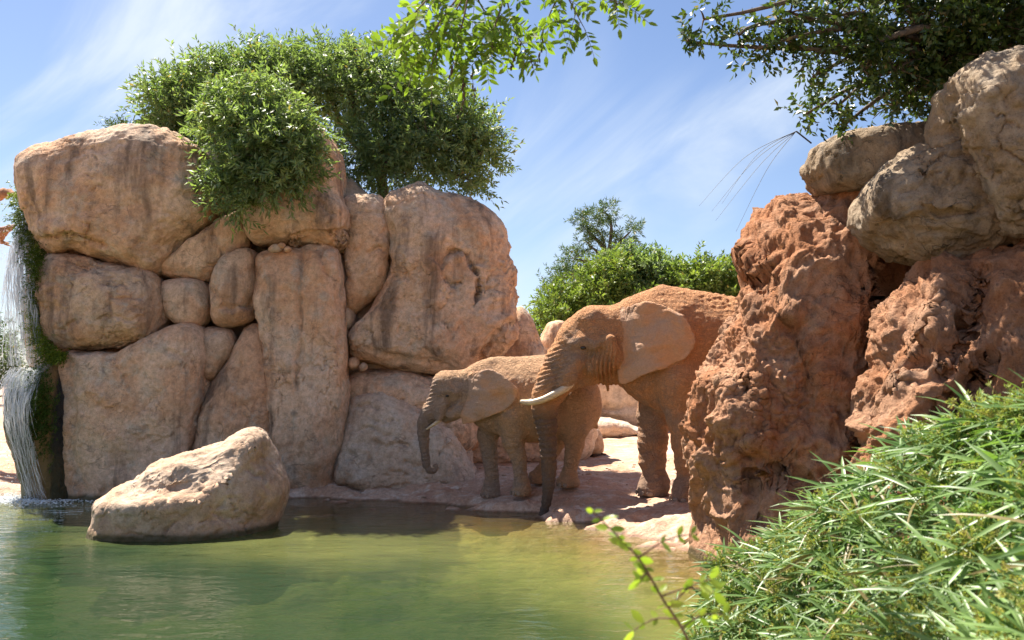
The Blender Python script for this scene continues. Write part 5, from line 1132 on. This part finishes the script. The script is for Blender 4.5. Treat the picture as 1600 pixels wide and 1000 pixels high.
# ---------------------------------------------------------------- waterfall, foam, logs
def waterfall():
    r = np.random.default_rng(101)
    b = NB('falling_water'); df = b.n('ShaderNodeBsdfDiffuse'); df.inputs[0].default_value = (.82, .86, .90, 1)
    tl = b.n('ShaderNodeBsdfTranslucent'); tl.inputs[0].default_value = (.85, .88, .92, 1)
    gl = b.n('ShaderNodeBsdfGlossy'); gl.inputs['Roughness'].default_value = .15
    m1 = b.n('ShaderNodeMixShader'); m1.inputs[0].default_value = .45; b.l(df.outputs[0], m1.inputs[1]); b.l(tl.outputs[0], m1.inputs[2])
    m2 = b.n('ShaderNodeMixShader'); m2.inputs[0].default_value = .25; b.l(m1.outputs[0], m2.inputs[1]); b.l(gl.outputs[0], m2.inputs[2])
    tr = b.n('ShaderNodeBsdfTransparent'); m3 = b.n('ShaderNodeMixShader'); m3.inputs[0].default_value = .42
    b.l(m2.outputs[0], m3.inputs[1]); b.l(tr.outputs[0], m3.inputs[2]); b.l(m3.outputs[0], b.out.inputs[0]); MW = b.m
    root = empty('waterfall', (P(60, 778, 14.9)[0], 14.9, 0.0), 'white stringy waterfall dropping past the moss over dark wet rock into the pond', 'waterfall')
    def strands(n, paths, name, rad, wob):
        parts = []
        for _ in range(n):
            u = r.random(); q = paths(u); k = len(q); ph = r.random(4)*6.28
            a, c = sorted((r.random(), r.random())); c = min(1, a + .06 + .3*r.random()); i0, i1 = int(a*(k-6)), max(int(c*(k-1)), int(a*(k-6)) + 4); q = q[i0:i1+1]
            t = np.linspace(0, 1, len(q)); w = np.cumsum(r.normal(size=(len(q), 3))*wob, 0) + np.array([r.normal()*.05, 0, 0])*t[:, None]
            q = q + w*np.array([1, 1, .2])
            rr = rad*(0.4 + 1.2*r.random())*(.25 + np.sin(np.clip(t, .02, .98)*pi))*(0.6 + .8*r.random(len(q)))
            parts.append(tube(q, rr, 5, cap=False))
        V, Q = merge(parts); o = part(name, V, Q, MW, root); o['kind'] = 'stuff'; return o
    up_l = spline([P(36, 340, 15.2), P(22, 380, 15.0), P(12, 440, 14.85), P(12, 500, 14.75), P(16, 572, 14.65)], 60)
    up_r = spline([P(54, 345, 15.2), P(50, 390, 15.0), P(58, 440, 14.9), P(60, 500, 14.8), P(66, 572, 14.7)], 60)
    strands(330, lambda u: up_l*(1-u) + up_r*u + np.array([0, r.normal()*.06, 0]), 'upper_strands', .0045, .006)
    lo_l = spline([P(20, 574, 14.75), P(8, 600, 14.6), P(10, 650, 14.5), P(24, 710, 14.55), P(44, 780, 14.6)], 60)
    lo_r = spline([P(78, 572, 14.8), P(60, 590, 14.55), P(46, 640, 14.4), P(54, 710, 14.45), P(72, 780, 14.5)], 60)
    strands(230, lambda u: lo_l*(1-u**1.3) + lo_r*u**1.3 + np.array([0, r.normal()*.05, 0]), 'lower_strands', .0040, .005)
    # thin sheets of water, torn into streaks
    b = NB('water_sheet'); u_, v_ = b.attr('across'), b.attr('along'); cm = b.n('ShaderNodeCombineXYZ'); b.l(u_, cm.inputs[0]); b.l(v_, cm.inputs[1])
    n1 = b.noise(b.mapping(cm.outputs[0], (26, 2.2, 1)), 1.0, 5, .65, .35); n2 = b.noise(b.mapping(cm.outputs[0], (70, 9, 1)), 1.0, 4, .7, .2)
    al = b.mapr(b.math('MULTIPLY_ADD', n2, 0.55, n1), 0.72, 1.02)
    df = b.n('ShaderNodeBsdfDiffuse'); df.inputs[0].default_value = (.80, .84, .88, 1); tl = b.n('ShaderNodeBsdfTranslucent'); tl.inputs[0].default_value = (.80, .84, .88, 1)
    m1 = b.n('ShaderNodeMixShader'); m1.inputs[0].default_value = .4; b.l(df.outputs[0], m1.inputs[1]); b.l(tl.outputs[0], m1.inputs[2])
    tr = b.n('ShaderNodeBsdfTransparent'); mx = b.n('ShaderNodeMixShader'); b.l(b.math('MULTIPLY', al, 0.85), mx.inputs[0]); b.l(tr.outputs[0], mx.inputs[1]); b.l(m1.outputs[0], mx.inputs[2])
    b.l(mx.outputs[0], b.out.inputs[0]); MS = b.m
    for nm, pl, pr in (('upper_sheet', up_l, up_r), ('lower_sheet', lo_l, lo_r)):
        for lay in range(2):
            us = np.linspace(-.04, 1.04, 24); V = np.stack([pl*(1-u) + pr*u for u in us], 0); K = V.shape[1]
            V = V.reshape(-1, 3); V = V + np.stack([.03*fbm(V*3 + lay*9, 2), -.05*lay - .06*np.abs(fbm(V*np.array([5, 5, .8]) + lay*5, 2)), 0*V[:, 0]], -1)
            ix = np.arange(24*K).reshape(24, K); Q = np.stack([ix[:-1, :-1], ix[1:, :-1], ix[1:, 1:], ix[:-1, 1:]], -1).reshape(-1, 4)
            part(nm, V, Q, MS, root, {'across': np.repeat(us, K) + lay*3.7 + (nm[0] == 'l')*7, 'along': np.tile(np.linspace(0, 1, K), 24)})
    D3, Q3 = cube_sphere(1)
    drops = []
    for _ in range(1800):
        u = r.random(); side = r.random() < .7; q = (up_l if r.random() < .5 else lo_l)[int(r.integers(0, 60))]
        drops.append((q + np.array([-abs(r.normal())*.30 if side else r.normal()*.2, r.normal()*.25, r.normal()*.2]) + D3*(.004 + .008*r.random()), Q3))
    V, Q = merge(drops); o = part('droplets', V, Q, MW, root); o['kind'] = 'stuff'
    # foam where the fall meets the pond: a low frothy mound of small bubbles
    parts = []
    for _ in range(2600):
        a = r.normal(); c = np.array([P(46, 778, 14.6)[0] + a*.55 - .25, 14.55 + r.normal()*.28, .004 + abs(r.normal())*.03*math.exp(-(a*.7)**2)])
        parts.append((c + D3*(.004 + .008*r.random())*np.array([2.2, 1.8, .6]), Q3))
    V, Q = merge(parts); f = part('foam', V, Q, plain('foam', (.85, .88, .90), .5), root); f['kind'] = 'stuff'
waterfall()
def logs():
    r = np.random.default_rng(111); mat = bark_material('bare_wood', (0.27, 0.13, 0.07), (0.40, 0.22, 0.13))
    for lab, pts, rad in (('stubby reddish dead limb pointing at the top of the moss', [(-60, 300, 19), (-10, 304, 18.6), (10, 302, 18.4), (24, 303, 18.3)], (.16, .14, .10, .03)),
                          ('reddish dead limb above the thinner one beside the upper waterfall', [(-60, 385, 19), (-10, 372, 18.7), (8, 360, 18.5), (24, 352, 18.4)], (.13, .12, .09, .02)),
                          ('thin dead limb beside the upper waterfall', [(-60, 372, 19), (-10, 376, 18.8), (8, 380, 18.6), (18, 386, 18.5)], (.07, .05, .035, .01))):
        q = spline([P(*p) for p in pts], 24); rr = np.interp(np.linspace(0, 3, 24), range(4), rad)*(1 + .15*r.normal(size=24)); V, Q = tube(q, rr, 10)
        V = V + .03*fbm(V*6, 2)[:, None]; thing('dead_limb', V, Q, mat, lab, 'branch')
    q = spline([[P(-62, 300, 19)[0], 19.0, .3], P(-64, 560, 19), P(-60, 380, 19), P(-58, 280, 19)], 24); V, Q = tube(q, np.linspace(.3, .16, 24), 12)
    thing('dead_tree', V, Q, mat, 'bare reddish dead trunk standing beyond the waterfall', 'tree')
logs()
def small_debris():
    r = np.random.default_rng(121); D3, Q3 = cube_sphere(4)
    mat = plain('dung', (.07, .045, .03), .9)
    c = G(935, 713, .44); parts = []
    for k in range(9):
        d = np.array([r.normal()*.10, r.normal()*.05, .02]); parts.append((c + d + D3*(.03 + .03*r.random())*np.array([1.4, 1, .7]) + .008*fbm(D3*3 + k, 2)[:, None], Q3))
    V, Q = merge(parts); V[:, 2] += float(ground_z(c[0], c[1])[0]) - c[2]
    thing('dung_pile', V, Q, mat, 'small dark dung pile on the sunny ground behind the young elephant', 'dung')
small_debris()
def gravel():
    r = np.random.default_rng(131); D2, Q2 = cube_sphere(2); parts = []
    for _ in range(420):
        x = -2.6 + 6.0*r.random(); y = 12.2 + 5.0*r.random(); z = float(ground_z(x, y)[0])
        if z < .06 or min(math.hypot(x-fx, y-fy) for fx, fy in FEET) < .3: continue
        s = .008 + .022*r.random()**3; parts.append((np.array([x, y, z + s*.2]) + D2*s*(np.array([1.3, 1, .7]) + .3*r.normal(size=3).clip(-1, 1)), Q2))
    V, Q = merge(parts)
    thing('gravel', V, Q, M_BOULDER, 'loose gravel scattered over the bank round the elephants feet', 'gravel', kind='stuff')
gravel()
